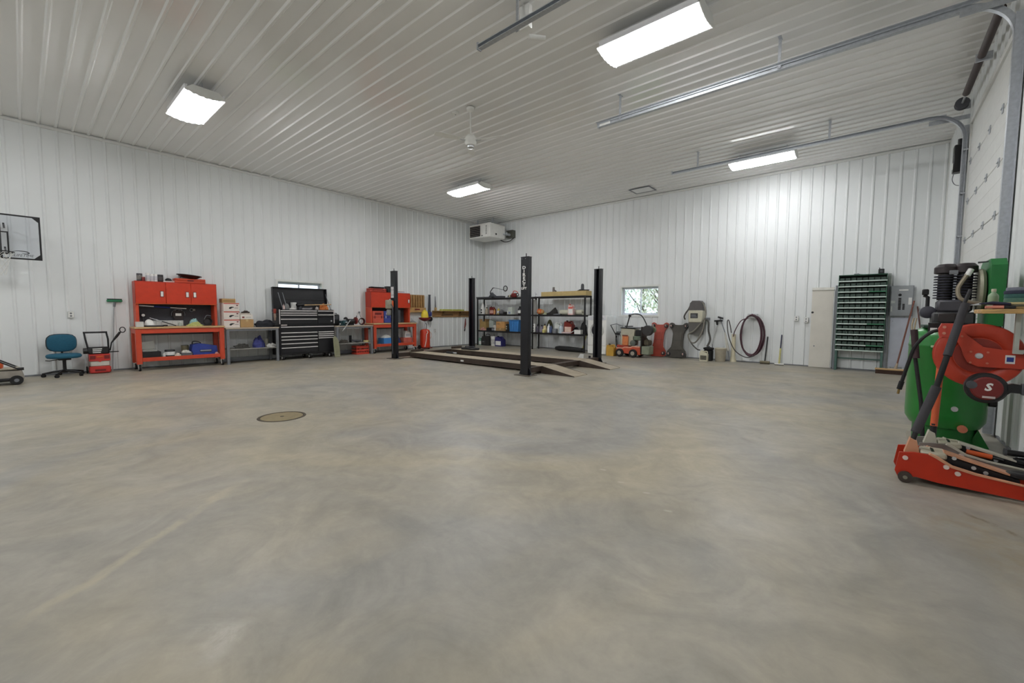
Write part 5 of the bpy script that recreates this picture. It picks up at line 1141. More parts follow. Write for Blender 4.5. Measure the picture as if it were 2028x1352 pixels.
# ================================================================== BACK WALL
t = thing('front_load_washer', 'white front loading washer on a drawer pedestal', 'washer', (5.86, -.96, 0))
MB().box(-.325, .325, 0, .64, .28, 1.215, .012).build('cabinet', WHITEP, t)
MB().box(-.325, .325, .005, .64, .015, .277, .008).build('pedestal', WHITEP, t)
MB().box(-.31, .31, -.006, .0045, .03, .265, .004).build('drawer', WHITEP, t)
MB().box(-.31, .31, -.006, -.0005, 1.07, 1.20, .004).build('control_panel', mat((214, 216, 220), .35), t)
d = MB().lathe([(.18, -.012), (.215, -.035), (.235, -.02), (.24, .0)], 30, 'y', (0, -.0, .76)).build('door', mat((206, 208, 204), .3, var=.03), t)
MB().lathe([(.01, -.03), (.12, -.026), (.178, -.012)], 26, 'y', (0, -.004, .76)).build('door_glass', mat((46, 50, 56), .12, var=.05), d)
MB().cyl((.2, -.008, 1.135), (.2, -.03, 1.135), .03, n=16).build('dial', STEEL, t)
for x in (-.28, .28):
    for y in (.06, .58): MB().cyl((x, y, 0), (x, y, .016), .025, n=10).build('foot', GREY, t)

# walk-behind concrete saw
t = thing('concrete_saw', 'orange walk behind concrete saw with cream tank and black blade guard', 'concrete saw', (6.92, -1.02, 0))
OR2 = mat((196, 82, 52), .45, var=.12, name='saw_orange')
MB().prism([(-.36, .12), (.36, .08), (.36, .30), (.13, .30), (.06, .27), (-.12, .27), (-.18, .24), (-.40, .24)], .05, .50, 'xz').build('chassis', OR2, t)
MB().prism([(-.38, .241), (-.18, .241), (-.12, .271), (.06, .271), (.13, .301), (.35, .301), (.35, .33), (.12, .33), (.05, .30), (-.13, .30), (-.19, .27), (-.38, .27)], .045, .12, 'xz').build('top_edge', mat((226, 166, 140), .5), t)
MB().box(-.38, -.02, .08, .48, .271, .345, .01).build('deck', mat((168, 62, 44), .5, var=.12), t)
for x in (-.25, .17):
    for y in (0.0, .52):
        w = MB().lathe([(.04, -.03), (.11, -.035), (.122, -.02), (.122, .02), (.11, .035), (.04, .03)], 20, 'y', (x, y, .122)).build('wheel', RUB, t); MB().lathe([(.01, -.04), (.06, -.037), (.06, .037), (.01, .04)], 16, 'y', (x, y, .122)).build('hub', mat((168, 160, 146), .4, metal=.4), w)
MB().prism([(-.28, .34), (.12, .34), (.16, .82), (-.26, .84)], .10, .45, 'xz').build('water_tank', mat((182, 178, 158), .5, var=.08), t)
MB().box(-.29, .19, .09, .46, .84, .87, .008).build('tank_lid', BLACK, t)
MB().box(-.20, -.02, .05, .10, .345, .62, .008).build('side_panel', mat((206, 122, 70), .5, var=.12), t)
MB().box(-.20, -.02, .048, .05, .61, .65).build('panel_cap', mat((120, 62, 44), .5), t)
MB().lathe([(.04, -.10), (.085, -.09), (.085, .06), (.05, .09)], 18, 'y', (.13, .14, .42)).build('engine_flywheel', mat((90, 96, 88), .5, var=.2), t)
MB().box(.10, .36, .10, .42, .50, .63, .015).build('engine', mat((104, 116, 98), .5, var=.25, scale=20), t)
MB().box(.18, .34, .12, .38, .63, .80, .012).build('air_filter', BLACK, t)
MB().box(.36, .39, .07, .45, .10, .90, .005).build('front_post', mat((50, 50, 46), .5), t)
MB().box(.391, .62, .08, .40, .10, .34, .012).build('blade_housing', mat((134, 140, 120), .55, var=.15), t)
MB().lathe([(.03, -.06), (.14, -.06), (.15, -.04), (.15, .06), (.05, .07)], 24, 'y', (.58, .05, .80)).build('blade_guard', mat((52, 50, 50), .5, var=.15), t)
MB().lathe([(.03, .02), (.09, .02), (.09, .12), (.03, .12)], 20, 'y', (.66, .14, .82)).build('pulley', mat((110, 118, 90), .5), t)
MB().tube([(.40, .25, .62), (.48, .25, .55), (.56, .25, .40)], .02, 8).build('drive_arm', mat((92, 88, 70), .5, var=.2), t)
MB().box(.42, .60, .14, .34, .36, .52, .03).build('gearbox', mat((84, 76, 58), .55, var=.3, scale=20), t)
MB().tube(bez([(.34, .06, .60), (.50, .05, .62), (.62, .05, .5), (.62, .06, .36)], 8), .01, 6).build('cable', BLACK, t)
MB().tube([(-.40, .15, .24), (-.44, .15, .60), (-.64, .15, .93)], .014, 8).build('handlebar', BLACK, t)
MB().tube([(-.64, .15, .93), (-.45, .15, .97), (-.22, .15, .90)], .012, 8).build('handlebar_loop', GREY, t)
for k in range(3): MB().tube(bez([(-.42+.03*k, .12, .30), (-.45+.04*k, .12, .55), (-.40+.05*k, .12, .74), (-.35+.05*k, .12, .60)], 6), .009, 6).build('control_cable', BLACK, t)
MB().box(-.46, -.33, .10, .18, .64, .70, .01).build('control_box', BLACK, t)
MB().cyl((-.16, .2, .80), (-.05, .2, 1.20), .018).build('feed_rod', BLACK, t)
MB().box(-.08, -.01, .17, .23, 1.18, 1.26, .012).build('feed_knob', BLACK, t)
MB().tube(bez([(-.04, .2, 1.24), (.14, .2, 1.27), (.32, .2, 1.22), (.46, .18, 1.02), (.52, .14, .90)], 8), .016, 8).build('water_hose', BLACK, t)
MB().cyl((-.2, .2, .90), (.06, .2, .905), .016).build('lock_lever', BLACK, t)
jug('mustard yellow jug beside the concrete saw', (6.36, -.93, 0), .24, .22, .36, mat((192, 150, 58), .5, var=.1), BLACK, name='yellow_jug')

# mechanic creepers leaning on the wall
def creeper(lab, x, w, h, m, dm, lean):
    t = thing('mechanic_creeper', lab, 'creeper', (x, -.33, 0.02), 0, rot=(-lean, 0, 0)); hw = w/2; q = w*.27
    half = [(0, .0), (hw*.55, .0), (hw*.95, .03), (hw, .10), (hw*.92, .19), (q+.02, .30), (q, .42), (q, .70), (q+.03, .80), (hw*.92, .90), (hw, .98), (hw*.93, h-.02), (hw*.75, h), (hw*.55, h-.02), (hw*.38, h-.065), (0, h-.07)]
    out = half+[(-a, b) for a, b in half[::-1][1:-1]]
    MB().prism(out, 0, .045, 'xz').build('bed', m, t)
    inn = [(a*.72, .06+b*.86) for a, b in half[4:9]]; inn = inn+[(-a, b) for a, b in inn[::-1]]
    MB().prism(inn, -.012, 0, 'xz').build('back_pad', mat(tuple(int(v*.9) for v in dm), .6, var=.15), t)
    for a, b in ((hw*.74, .10), (-hw*.74, .10), (hw*.74, h-.11), (-hw*.74, h-.11)):
        wl = MB().lathe([(.02, -.035), (.055, -.03), (.058, -.01), (.055, -.001)], 18, 'y', (a, 0, b)).build('caster_cup', BLACK if sum(dm) < 300 else DKRED, t)
        MB().cyl((a-.012, -.05, b-.0), (a+.012, -.05, b), .032, n=14).build('caster', mat((200, 170, 160), .5, var=.1), wl)
    MB().box(-q+.02, q-.02, -.014, -.0, .50, .51).build('seam', dm and mat(tuple(int(v*.6) for v in dm), .6), t)
creeper('red moulded mechanic creeper leaning on the wall by the saw', 7.52, .52, 1.03, mat((164, 66, 50), .5, var=.12), (170, 70, 54), .22)
creeper('dark grey mechanic creeper leaning beside the red one', 8.08, .56, 1.03, mat((64, 60, 52), .55, var=.15), (84, 80, 72), .22)

# wall mounted vacuum
t = thing('wall_vacuum', 'grey and cream wall mounted garage vacuum with hoses', 'vacuum', (8.58, -.022, .70))
MB().prism([(-.15, 0), (.15, 0), (.19, .34), (-.19, .34)], -.26, 0, 'xz').build('dust_bin', mat((92, 90, 86), .5, var=.1), t)
MB().box(-.19, .19, -.28, 0, .3405, .68, .02).build('cream_panel', mat((200, 196, 176), .5, var=.06), t)
MB().prism([(-.185, .681), (.185, .681), (.16, .88), (.10, .95), (-.10, .95), (-.16, .88)], -.26, 0, 'xz').build('motor_hood', mat((86, 82, 82), .5, var=.1), t)
MB().box(-.13, .07, -.286, -.2805, .46, .60, .004).build('name_plate', mat((52, 50, 52), .4), t)
MB().box(-.11, .02, -.289, -.2865, .53, .56).box(-.11, .04, -.289, -.2865, .49, .51).build('name_print', GREY, t)
hs = mat((72, 70, 66), .6, var=.15)
MB().tube(bez([(-.15, -.2, .86), (-.20, -.22, .72), (-.28, -.22, .60), (-.32, -.22, .50), (-.30, -.2, .42)], 8), .022, 8).build('left_hose', hs, t)
MB().tube(bez([(.16, -.2, .90), (.24, -.24, .75), (.27, -.26, .56), (.20, -.3, .38), (.0, -.31, .12), (-.16, -.31, .0), (-.10, -.3, -.2), (.02, -.29, -.22), (.14, -.28, -.05), (.22, -.27, .2), (.24, -.26, .45)], 8), .02, 8).build('long_hose', mat((128, 124, 114), .6, var=.15), t)
MB().tube(bez([(-.10, -.3, -.2), (-.02, -.32, -.30), (.10, -.34, -.40), (.18, -.35, -.42)], 8), .018, 8).build('tail_hose', hs, t)
MB().tube(bez([(.27, -.2, .42), (.34, -.22, .36), (.36, -.26, .12), (.42, -.30, -.12), (.36, -.34, -.32)], 8), .026, 8).build('suction_hose', hs, t)
MB().box(.22, .32, -.2, 0, .40, .48, .01).build('hose_hook', GREY, t)
# floor goods below the vacuum
t = thing('canister_vac', 'small black canister vacuum behind a white jug', 'vacuum', (8.97, -.32, 0)); MB().lathe([(.10, .0), (.12, .02), (.12, .28), (.10, .30)], 20).build('drum', BLACK, t); MB().lathe([(.11, .3005), (.135, .31), (.135, .355), (.05, .375)], 20).build('power_head', BLACK, t); MB().cyl((0, 0, .37), (0, 0, .40), .03).build('hose_port', DGREY, t)
jug('white jug with dark printed label beside the vacuum canister', (8.92, -.54, 0), .20, .12, .30, CREAM, CREAM, lm=mat((96, 92, 80), .5, var=.3, scale=30))
pail('dented beige pail with dark rim stains beside the mop poles', (9.28, -.34, 0), .14, .36, mat((168, 160, 142), .6, var=.15, scale=6), mat((186, 178, 160), .5, var=.1))
t = thing('crutch', 'white pole with black cross handle leaning to one side', 'pole', (9.06, -.135, .0)); MB().tube([(-.05, 0, .45), (.0, -.0, .75), (.09, .02, 1.10)], .014, 8).build('pole', mat((186, 188, 186), .5), t); MB().cyl((-.02, 0, 1.09), (.19, 0, 1.10), .024).build('cross_handle', BLACK, t); MB().cyl((.05, 0, 1.07), (.06, 0, .98), .03, .02).build('handle_cone', BLACK, t); MB().tube([(-.05, 0, .45), (-.02, -.02, .02)], .012, 8).build('lower_pole', GREY, t)
t = thing('paddle_pole', 'grey pole with black grips and pale paddle leaning to the other side', 'pole', (9.26, -.16, 0)); MB().tube([(-.10, .115, 1.17), (.06, .03, .78), (.235, -.10, .02)], .013, 8).build('pole', GREY, t); MB().cyl((-.15, .105, 1.20), (-.02, .105, 1.16), .024).build('grip', BLACK, t); MB().tube([(.06, .03, .78), (.136, -.027, .45), (.173, -.055, .29)], [.02, .035, .03], 8).build('paddle', mat((196, 194, 184), .5), t)
single('pvc_funnel', 'cream pvc pipe with flared foot standing by the hose coil', 'pipe', MB().lathe([(.09, 0), (.085, .01), (.05, .16), (.05, .74), (.043, .74), (.04, .2), (.02, .19)], 20), mat((214, 206, 178), .5, var=.06), (9.54, -.125, 0))
t = thing('garden_hose', 'dark maroon hose coiled on a wall hanger with a long tail', 'hose', (9.97, -.022, 1.20)); HM = mat((74, 44, 54), .55, var=.2)
MB().box(-.11, .11, -.16, 0, -.03, .09, .012).build('hanger', mat((190, 192, 192), .5), t)
for k in range(5):
    pts = []
    for i in range(28):
        a = 2*PI*i/28; w = .275-.012*k+.02*math.sin(k*2.1); hh = .50+.012*((k*7) % 5)
        pts.append((w*math.cos(a)+.02*math.sin(k*1.7), -.10-.022*k, -.47+hh*math.sin(a)*(1.0 if math.sin(a) > 0 else 1.02)+.0))
    MB().tube(pts, .0155, 7, closed=True).build('hose_loop', HM, t)
MB().tube(bez([(-.08, -.2, -.02), (-.25, -.2, -.10), (-.38, -.2, -.35), (-.42, -.2, -.52)], 8), .012, 7).build('hose_end', HM, t)
MB().tube(bez([(.1, -.22, -1.0), (-.1, -.23, -1.05), (-.36, -.24, -.88), (-.52, -.24, -.52), (-.57, -.24, -.16), (-.54, -.24, -.08), (-.50, -.24, -.2), (-.46, -.24, -.42)], 8), .012, 7).build('hose_tail', mat((58, 52, 52), .6), t)
t = thing('push_broom', 'short black handled broom with tan head beside the hose coil', 'broom', (10.30, -.17, 0)); MB().box(-.11, .11, -.03, .03, .03, .08, .008).build('head', mat((132, 124, 100), .6, var=.15), t); MB().box(-.105, .105, -.025, .025, 0, .03).build('bristles', mat((70, 64, 50), .9, var=.2, scale=60), t); MB().cyl((0, 0, .075), (.02, .13, .70), .016).build('handle', BLACK, t)
t = thing('floor_squeegee', 'squeegee with yellow lower handle and navy grip on the back wall', 'squeegee', (10.62, -.20, 0)); MB().box(-.10, .10, -.015, .015, .012, .045, .006).build('head', WHITEP, t); MB().box(-.10, .10, -.008, .008, 0, .012).build('rubber_blade', RUB, t); MB().cyl((0, 0, .04), (.005, .08, .42), .021).build('lower_handle', mat((198, 192, 130), .5), t); MB().cyl((.005, .08, .42), (.01, .145, .76), .014).build('grip', mat((36, 34, 62), .5), t)
# white plywood sheet with cleat
t = thing('plywood_sheet', 'white painted plywood sheet leaning beside the green bin rack', 'panel', (11.43, -.14, 0.0), 0, rot=(-.045, 0, 0))
MB().box(-.21, .21, 0, .018, .01, 1.86, .002).build('sheet', mat((212, 208, 198), .7, var=.05, scale=3), t)
MB().box(-.215, .215, -.02, .018, 1.861, 1.925, .003).build('top_cleat', mat((222, 220, 212), .6), t)
MB().cyl((-.185, -.002, 1.33), (-.185, .001, 1.33), .026, n=14).build('knob_hole', BLACK, t)
MB().cyl((-.12, -.002, .52), (-.12, .001, .52), .016, n=12).build('screw_hole', GREY, t)
MB().box(.212, .232, 0, .02, .01, 1.86, .002).build('edge_strip', mat((196, 198, 200), .5), t)

# green bolt bin rack
t = thing('bin_rack', 'tall green steel bin rack with white label strips', 'bin rack', (12.15, -.35, 0)); hw = .42
RG = mat((36, 84, 62), .45, var=.1, name='rack_green'); LG = mat((74, 104, 96), .5, var=.1)
for s in (-1, 1): MB().box(min(s*hw, s*(hw-.012)), max(s*hw, s*(hw-.012)), 0, .30, .46, 2.16).build('side_panel', RG, t)
MB().box(-hw+.0125, hw-.0125, .292, .30, .46, 2.16).build('back_panel', mat((18, 40, 32), .5), t)  # green darkened behind the bins: shade of the gaps put into the colour
NR, NC = 14, 8; rh = (2.15-.47)/NR; cw = (2*hw-.026)/NC
bn = MB(); bn.box(.008, cw-.008, 0, .26, 0, .004)
for a, b, c, d, z in ((.008, cw-.008, 0, .004, rh*.62), (.008, cw-.008, .256, .26, rh*.6), (.008, .011, .004, .256, rh*.6), (cw-.011, cw-.008, .004, .256, rh*.6)): bn.box(a, b, c, d, .004, z)
bme = bn.mesh('bin', mat((46, 66, 58), .5, var=.15, name='bin_green'))
LIP = mat((198, 214, 206), .45, var=.05); LIP2 = mat((58, 120, 88), .45, var=.08)
CONT = [mat((168, 172, 172), .5, metal=.3, var=.3, scale=60), mat((86, 84, 80), .5, var=.3, scale=60), mat((206, 204, 196), .6, var=.2, scale=40)]
rnd = random.Random(4)
for r in range(NR+1):
    z = .47+r*rh
    MB().box(-hw+.0125, hw-.0125, .002, .29, z-.004, z).build('shelf', mat((24, 54, 42), .5, var=.1), t)  # shelf green also darkened, gap shade put into its colour
    if r < NR:
        MB().box(-hw, hw-.30, -.006, .0015, z-.012, z+.014, .002).build('label_strip', LIP, t)
        MB().box(hw-.2995, hw, -.006, .0015, z-.012, z+.014, .002).build('label_strip', LIP if r in (3, 6, 7, 9, 13) else LIP2 if r % 2 else LIP, t)
        for c in range(NC):
            b = link_mesh('bin', bme, t, (-hw+.013+c*cw, .012, z+.0005))
            if rnd.random() < (.55 if r < 7 else .15):
                MB().heap((cw/2, .07, rh*.2), (cw*.36, .06, rh*.42), rnd.randint(1, 99), .5, 10, 5).build('hardware', CONT[rnd.randint(0, 2)], b)
MB().box(-hw, hw, -.004, .30, 2.1605, 2.175, .002).build('top', RG, t)
for s in (-1, 1):
    for y in (.0, .26): MB().box(min(s*hw, s*(hw-.04)), max(s*hw, s*(hw-.04)), y, y+.04, 0, .4595, .003).build('leg', LG, t)
MB().box(-hw+.041, hw-.041, .262, .278, .25, .28).build('stretcher', LG, t)
MB().box(-hw-.05, -hw-.005, .10, .16, 0, 1.95, .004).build('side_post', GREY, t)
t = thing('timer_box', 'small black box on top of the green bin rack', 'box', (12.46, -.22, 2.1755)); MB().box(-.05, .05, -.05, .05, 0, .11, .01).build('case', BLACK, t); MB().cyl((.0, -.053, .06), (0, -.0495, .06), .025, n=14).build('dial', DGREY, t); MB().tube([(-.03, 0, .11), (-.035, 0, .14)], .008, 6).build('antenna', BLACK, t)
cloth('loose_wire', 'small tangle of grey wire on top of the bin rack', 'wire', (12.06, -.2, 2.1755), (.07, .05, .03), GREY, 55, .5)

# electrical panel with conduit
t = thing('electrical_panel', 'grey electrical panel with open breaker cover beside the bin rack', 'electrical panel', (12.82, -.022, 1.25))
PG = mat((142, 146, 150), .45, var=.06, name='panel_grey')
MB().box(-.185, .19, -.11, 0, 0, .66, .006).build('box', PG, t)
MB().box(-.17, .175, -.118, -.1105, .01, .65, .004).build('cover', mat((156, 160, 163), .45, var=.05), t)
MB().box(-.05, .10, -.1225, -.1185, .55, .58, .002).build('label_plate', WHITEP, t)
MB().box(.11, .165, -.1225, -.1185, .25, .40, .002).build('directory_card', WHITEP, t)
for k in range(8): MB().box(-.05, -.005, -.126, -.1185, .14+.033*k, .168+.033*k, .003).build('breaker', BLACK, t)
for k in range(4): MB().box(.02, .055, -.126, -.1185, .14+.033*k, .168+.033*k, .003).build('breaker', BLACK, t)
MB().cyl((-.03, -.126, .46), (-.03, -.1185, .46), .028, n=14).build('main_switch', BLACK, t)
MB().box(-.17, -.14, -.125, -.1185, .10, .22, .003).box(-.17, -.10, -.125, -.1185, .28, .34, .003).build('sticker', mat((190, 196, 190), .5), t)
t = thing('disconnect_box', 'narrow grey box with conduits between bin rack and electrical panel', 'electrical box', (12.605, -.022, 1.95)); MB().box(-.025, .03, -.10, 0, 0, .24, .005).build('box', mat((150, 156, 150), .5), t)
for k, x in enumerate((-.01, .015)): MB().cyl((x, -.03, -1.93), (x, -.03, 0), .011, n=8).build('conduit', mat((178, 182, 188), .4, metal=.4), t)
t = thing('wall_panel_board', 'white board fixed to the wall under the electrical panel', 'board', (12.82, -.022, .12)); MB().box(-.16, .17, -.016, 0, 0, 1.10, .003).build('board', mat((206, 210, 222), .5, var=.04), t)
for x in (-.12, .13): MB().cyl((x, -.018, 1.02), (x, -.0155, 1.02), .007, n=8).build('screw', GREY, t)
# brooms in the corner
t = thing('push_broom', 'wide push broom lying on its wooden head in the back corner', 'broom', (12.78, -.42, 0)); MB().box(-.33, .30, -.04, .04, .085, .12, .006).build('head', WOODL, t); MB().box(-.32, .29, -.035, .035, 0, .084).build('bristles', mat((62, 44, 34), .9, var=.25, scale=60), t); MB().cyl((0, 0, .11), (.03, .02, .24), .03, .018).build('socket', mat((176, 160, 140), .5), t); MB().cyl((.02, .01, .18), (.24, .28, 1.58), .015).build('handle', wood((120, 72, 58), 12, 2), t)
t = thing('corn_broom', 'brown handled broom leaning in the back corner', 'broom', (13.22, -.40, 0)); MB().prism([(-.10, 0), (.10, 0), (.05, .30), (-.05, .30)], -.025, .025, 'xz').build('brush', mat((140, 110, 66), .9, var=.2, scale=40), t); MB().cyl((0, 0, .29), (-.14, .30, 1.46), .014).build('handle', wood((96, 58, 50), 12, 2), t)

# ================================================================== RIGHT WALL: COMPRESSOR, REELS, JACKS
t = thing('air_compressor', 'green upright air compressor with black twin cylinder pump', 'air compressor', (12.965, -6.70, 0))
MB().box(-.25, .30, -.25, .25, 0, .03, .005).build('concrete_pad', mat((150, 142, 128), .8, var=.1), t)
MB().lathe([(.215, .0305), (.225, .035), (.225, .20), (.20, .21)], 30).build('skirt', mat((20, 100, 36), .4, var=.08), t)
MB().lathe([(.20, .18), (.25, .20), (.283, .26), (.287, .32), (.287, .96), (.29, .965), (.29, .985), (.287, .99), (.283, 1.06), (.25, 1.12), (.18, 1.155), (.05, 1.165)], 40).build('tank', GREEN, t)
for s in (-1, 1): MB().box(s*.12-.025, s*.12+.025, -.31, -.27, .965, .985, .003).build('weld_tab', mat((196, 220, 180), .5), t)
MB().cyl((.04, -.28, .40), (.04, -.30, .40), .024, n=12).build('inspection_plug', STEEL, t)
MB().cyl((.10, -.26, .22), (.10, -.30, .22), .034, n=12).build('drain_flange', mat((200, 120, 90), .5), t)
MB().prism([(.16, .0305), (.30, .0305), (.22, .20)], -.12, .12, 'xz').build('foot', mat((20, 100, 36), .4, var=.08), t)
MB().box(-.20, .30, -.22, .20, 1.15, 1.175, .004).build('platform', DGREEN, t)
MB().box(-.17, .17, -.225, -.215, 1.085, 1.20, .003).build('pressure_panel', BLACK, t)
for x in (-.13, -.06, .06): MB().box(x-.024, x+.024, -.2285, -.2252, 1.10, 1.15, .002).build('gauge_label', WHITEP, t)
MB().cyl((.12, -.27, 1.13), (.12, -.225, 1.13), .03, n=14).build('pressure_gauge', STEEL, t)
MB().box(-.14, .15, -.12, .12, 1.1755, 1.30, .015).build('crankcase', mat((62, 62, 64), .5, var=.12), t)
MB().box(-.10, .02, -.135, -.1205, 1.20, 1.29, .01).build('crankcase_cover', mat((50, 44, 44), .5), t)
MB().box(-.11, .13, -.10, .10, 1.3005, 1.42, .02).build('cylinder_base', mat((70, 70, 76), .5, var=.1), t)
for cx in (-.055, .075):
    MB().cyl((cx, 0, 1.42), (cx, 0, 1.67), .055, n=18).build('cylinder', mat((38, 36, 40), .5), t)
    for k in range(9):
        z = 1.435+k*.026; MB().cyl((cx, 0, z), (cx, 0, z+.010), .083, n=22).build('cooling_fin', mat((42, 42, 56), .4, metal=.3, var=.1), t)
    MB().lathe([(.07, 1.675), (.085, 1.68), (.085, 1.735), (.06, 1.765), (.02, 1.77)], 20, 'z', (cx, 0, 0)).build('cylinder_head', mat((40, 32, 34), .5, var=.1), t)
MB().box(-.04, .02, -.095, -.08, 1.66, 1.70, .004).build('head_plate', GREY, t)
MB().tube(bez([(.10, -.10, 1.70), (.06, -.13, 1.62), (.02, -.14, 1.52), (.04, -.15, 1.43), (.12, -.16, 1.39), (.18, -.16, 1.39)], 8), .017, 8).build('discharge_pipe', mat((150, 140, 122), .4, metal=.5), t)
MB().cyl((.10, -.10, 1.70), (.075, -.12, 1.64), .022).build('pipe_nut', WHITEP, t)
MB().tube([(-.17, 0, 1.35), (-.17, 0, 1.45), (-.20, 0, 1.47)], .016, 8).build('breather_pipe', BLACK, t); MB().box(-.215, -.165, -.02, .02, 1.47, 1.53, .008).build('breather_cap', BLACK, t)
MB().lathe([(.03, -.09), (.06, -.08), (.06, .06), (.03, .10)], 20, 'y', (-.165, .03, 1.30)).build('motor', mat((58, 58, 68), .45, var=.12), t)
MB().tube(bez([(-.26, .02, 1.24), (-.27, 0, 1.15), (-.24, -.02, 1.02)], 6), .006, 6).tube(bez([(-.24, .02, 1.24), (-.25, 0, 1.12), (-.22, -.02, 1.02)], 6), .006, 6).build('wiring', mat((170, 150, 120), .5), t)
MB().prism([(-.26, 1.176), (.24, 1.176), (.26, 1.74), (.18, 1.78), (-.20, 1.78), (-.27, 1.72)], .205, .30, 'yz').build('belt_guard', mat((28, 112, 52), .4, var=.06), t)
MB().lathe([(.03, -.02), (.20, -.02), (.21, 0), (.20, .02), (.03, .02)], 26, 'x', (.175, 0, 1.50)).build('flywheel', mat((150, 148, 128), .5, metal=.3, var=.15), t)
MB().tube([(.14, -.1, 1.76), (.22, -.1, 1.765), (.22, -.1, 1.64)], .009, 6).build('guard_rod', DGREY, t)
MB().cyl((.285, -.05, .45), (.33, -.05, .45), .03).build('side_valve', BLACK, t)

# black bar leaning on the tank
t = thing('breaker_bar', 'dark breaker bar leaning against the green tank', 'bar', (12.80, -7.16, 0.0)); MB().tube([(.0, -.06, .02), (-.03, .02, .45), (-.09, .13, .90)], .016, 8).build('shaft', RUB, t); MB().tube([(-.08, .10, .86), (-.105, .14, 1.13)], .027, 10).build('grip', mat((52, 30, 36), .6, var=.1), t)

# big red hose reel
RR = mat((190, 62, 38), .42, var=.05, name='reel_red')
t = thing('hose_reel', 'large red hose reel fixed to the wall in front of the compressor', 'hose reel', (13.035, -7.66, .955))
MB().lathe([(.14, -.045), (.155, -.06), (.20, -.075), (.243, -.062), (.25, -.05), (.243, -.045), (.17, -.035)], 40, 'y').build('front_flange', RR, t)
MB().lathe([(.05, .05), (.22, .05), (.25, .065), (.243, .075), (.05, .075)], 36, 'y').build('rear_flange', RR, t)
MB().lathe([(.03, -.05), (.135, -.05), (.135, .05), (.03, .05)], 30, 'y').build('drum', mat((140, 44, 30), .45, var=.08), t)
for k in range(3): MB().torus((0, -.03+.03*k, 0), .165+.012*(k % 2), .014, 'y', 30, 7).build('hose_wrap', RUB, t)
MB().prism([(-.15, .16), (-.10, .19), (.02, .07), (.12, .055), (.37, .045), (.37, -.085), (.0, -.085), (-.06, -.055), (-.085, .0), (-.10, .06)], -.088, -.078, 'xz').build('side_arm', RR, t)
for a, b in ((-.045, .03), (.045, .03), (-.045, -.055), (.045, -.055), (-.10, .15)): MB().cyl((a, -.094, b), (a, -.088, b), .008, n=8).build('rivet', mat((206, 120, 96), .5), t)
MB().lathe([(.008, -.10), (.02, -.098), (.024, -.088)], 14, 'y').build('hub_nut', STEEL, t)
MB().box(.135, .185, -.0905, -.088, -.05, .015, .001).build('rating_label', WHITEP, t); MB().box(.142, .178, -.0915, -.0905, -.035, .0, .0005).build('label_print', BLUE, t)
MB().box(.30, .36, -.085, .09, -.09, .05, .004).build('mount_base', RR, t); MB().box(.361, .372, -.10, .10, -.12, .08, .003).build('wall_plate', GALV, t)
MB().prism([(-.225, .14), (-.13, .14), (-.10, .19), (-.13, .25), (-.215, .25), (-.235, .20)], -.08, -.03, 'xz').build('guide_arm', mat((200, 74, 60), .45, var=.05), t)
for z in (.17, .22): MB().cyl((-.20, -.086, z), (-.20, -.08, z), .011, n=10).build('guide_bolt', mat((216, 150, 130), .5), t)
MB().tube(bez([(-.20, -.05, .20), (-.28, -.06, .17), (-.36, -.06, .06), (-.40, -.06, -.10), (-.43, -.06, -.25)], 8), .013, 8).build('hose', RUB, t)
MB().cyl((-.43, -.06, -.25), (-.445, -.06, -.32), .018).build('hose_stop', RUB, t); MB().cyl((-.445, -.06, -.32), (-.45, -.06, -.36), .009).build('brass_fitting', mat((140, 116, 66), .4, metal=.5), t)
# small cord reel
t = thing('cord_reel', 'small black cord reel with dark red disc and white letter', 'cord reel', (13.05, -7.98, .735))
MB().lathe([(.06, -.035), (.10, -.03), (.112, -.015), (.112, .03), (.09, .045), (.03, .045)], 28, 'y').build('housing', BLACK, t)
MB().lathe([(.01, -.046), (.075, -.045), (.085, -.036)], 26, 'y').build('disc', mat((112, 30, 28), .45, var=.06), t)
text_part('lettering', 'S', .075, WHITEP, t, (.005, -.0475, .01), FR, bold=.003, shear=.2)
MB().box(-.02, .045, -.0475, -.0462, -.07, -.055).build('disc_label', mat((200, 190, 186), .5), t)
MB().prism([(.08, .03), (.13, .045), (.17, .04), (.17, -.02), (.12, -.02), (.09, -.05)], -.02, .02, 'xz').build('mount_arm', BLACK, t); MB().box(.17, .355, -.025, .025, -.03, .05, .004).build('wall_bracket', DGREY, t)
MB().lathe([(.01, -.05), (.028, -.046), (.03, -.03)], 14, 'y', (-.075, 0, .02)).build('cord_ball', DGREY, t)
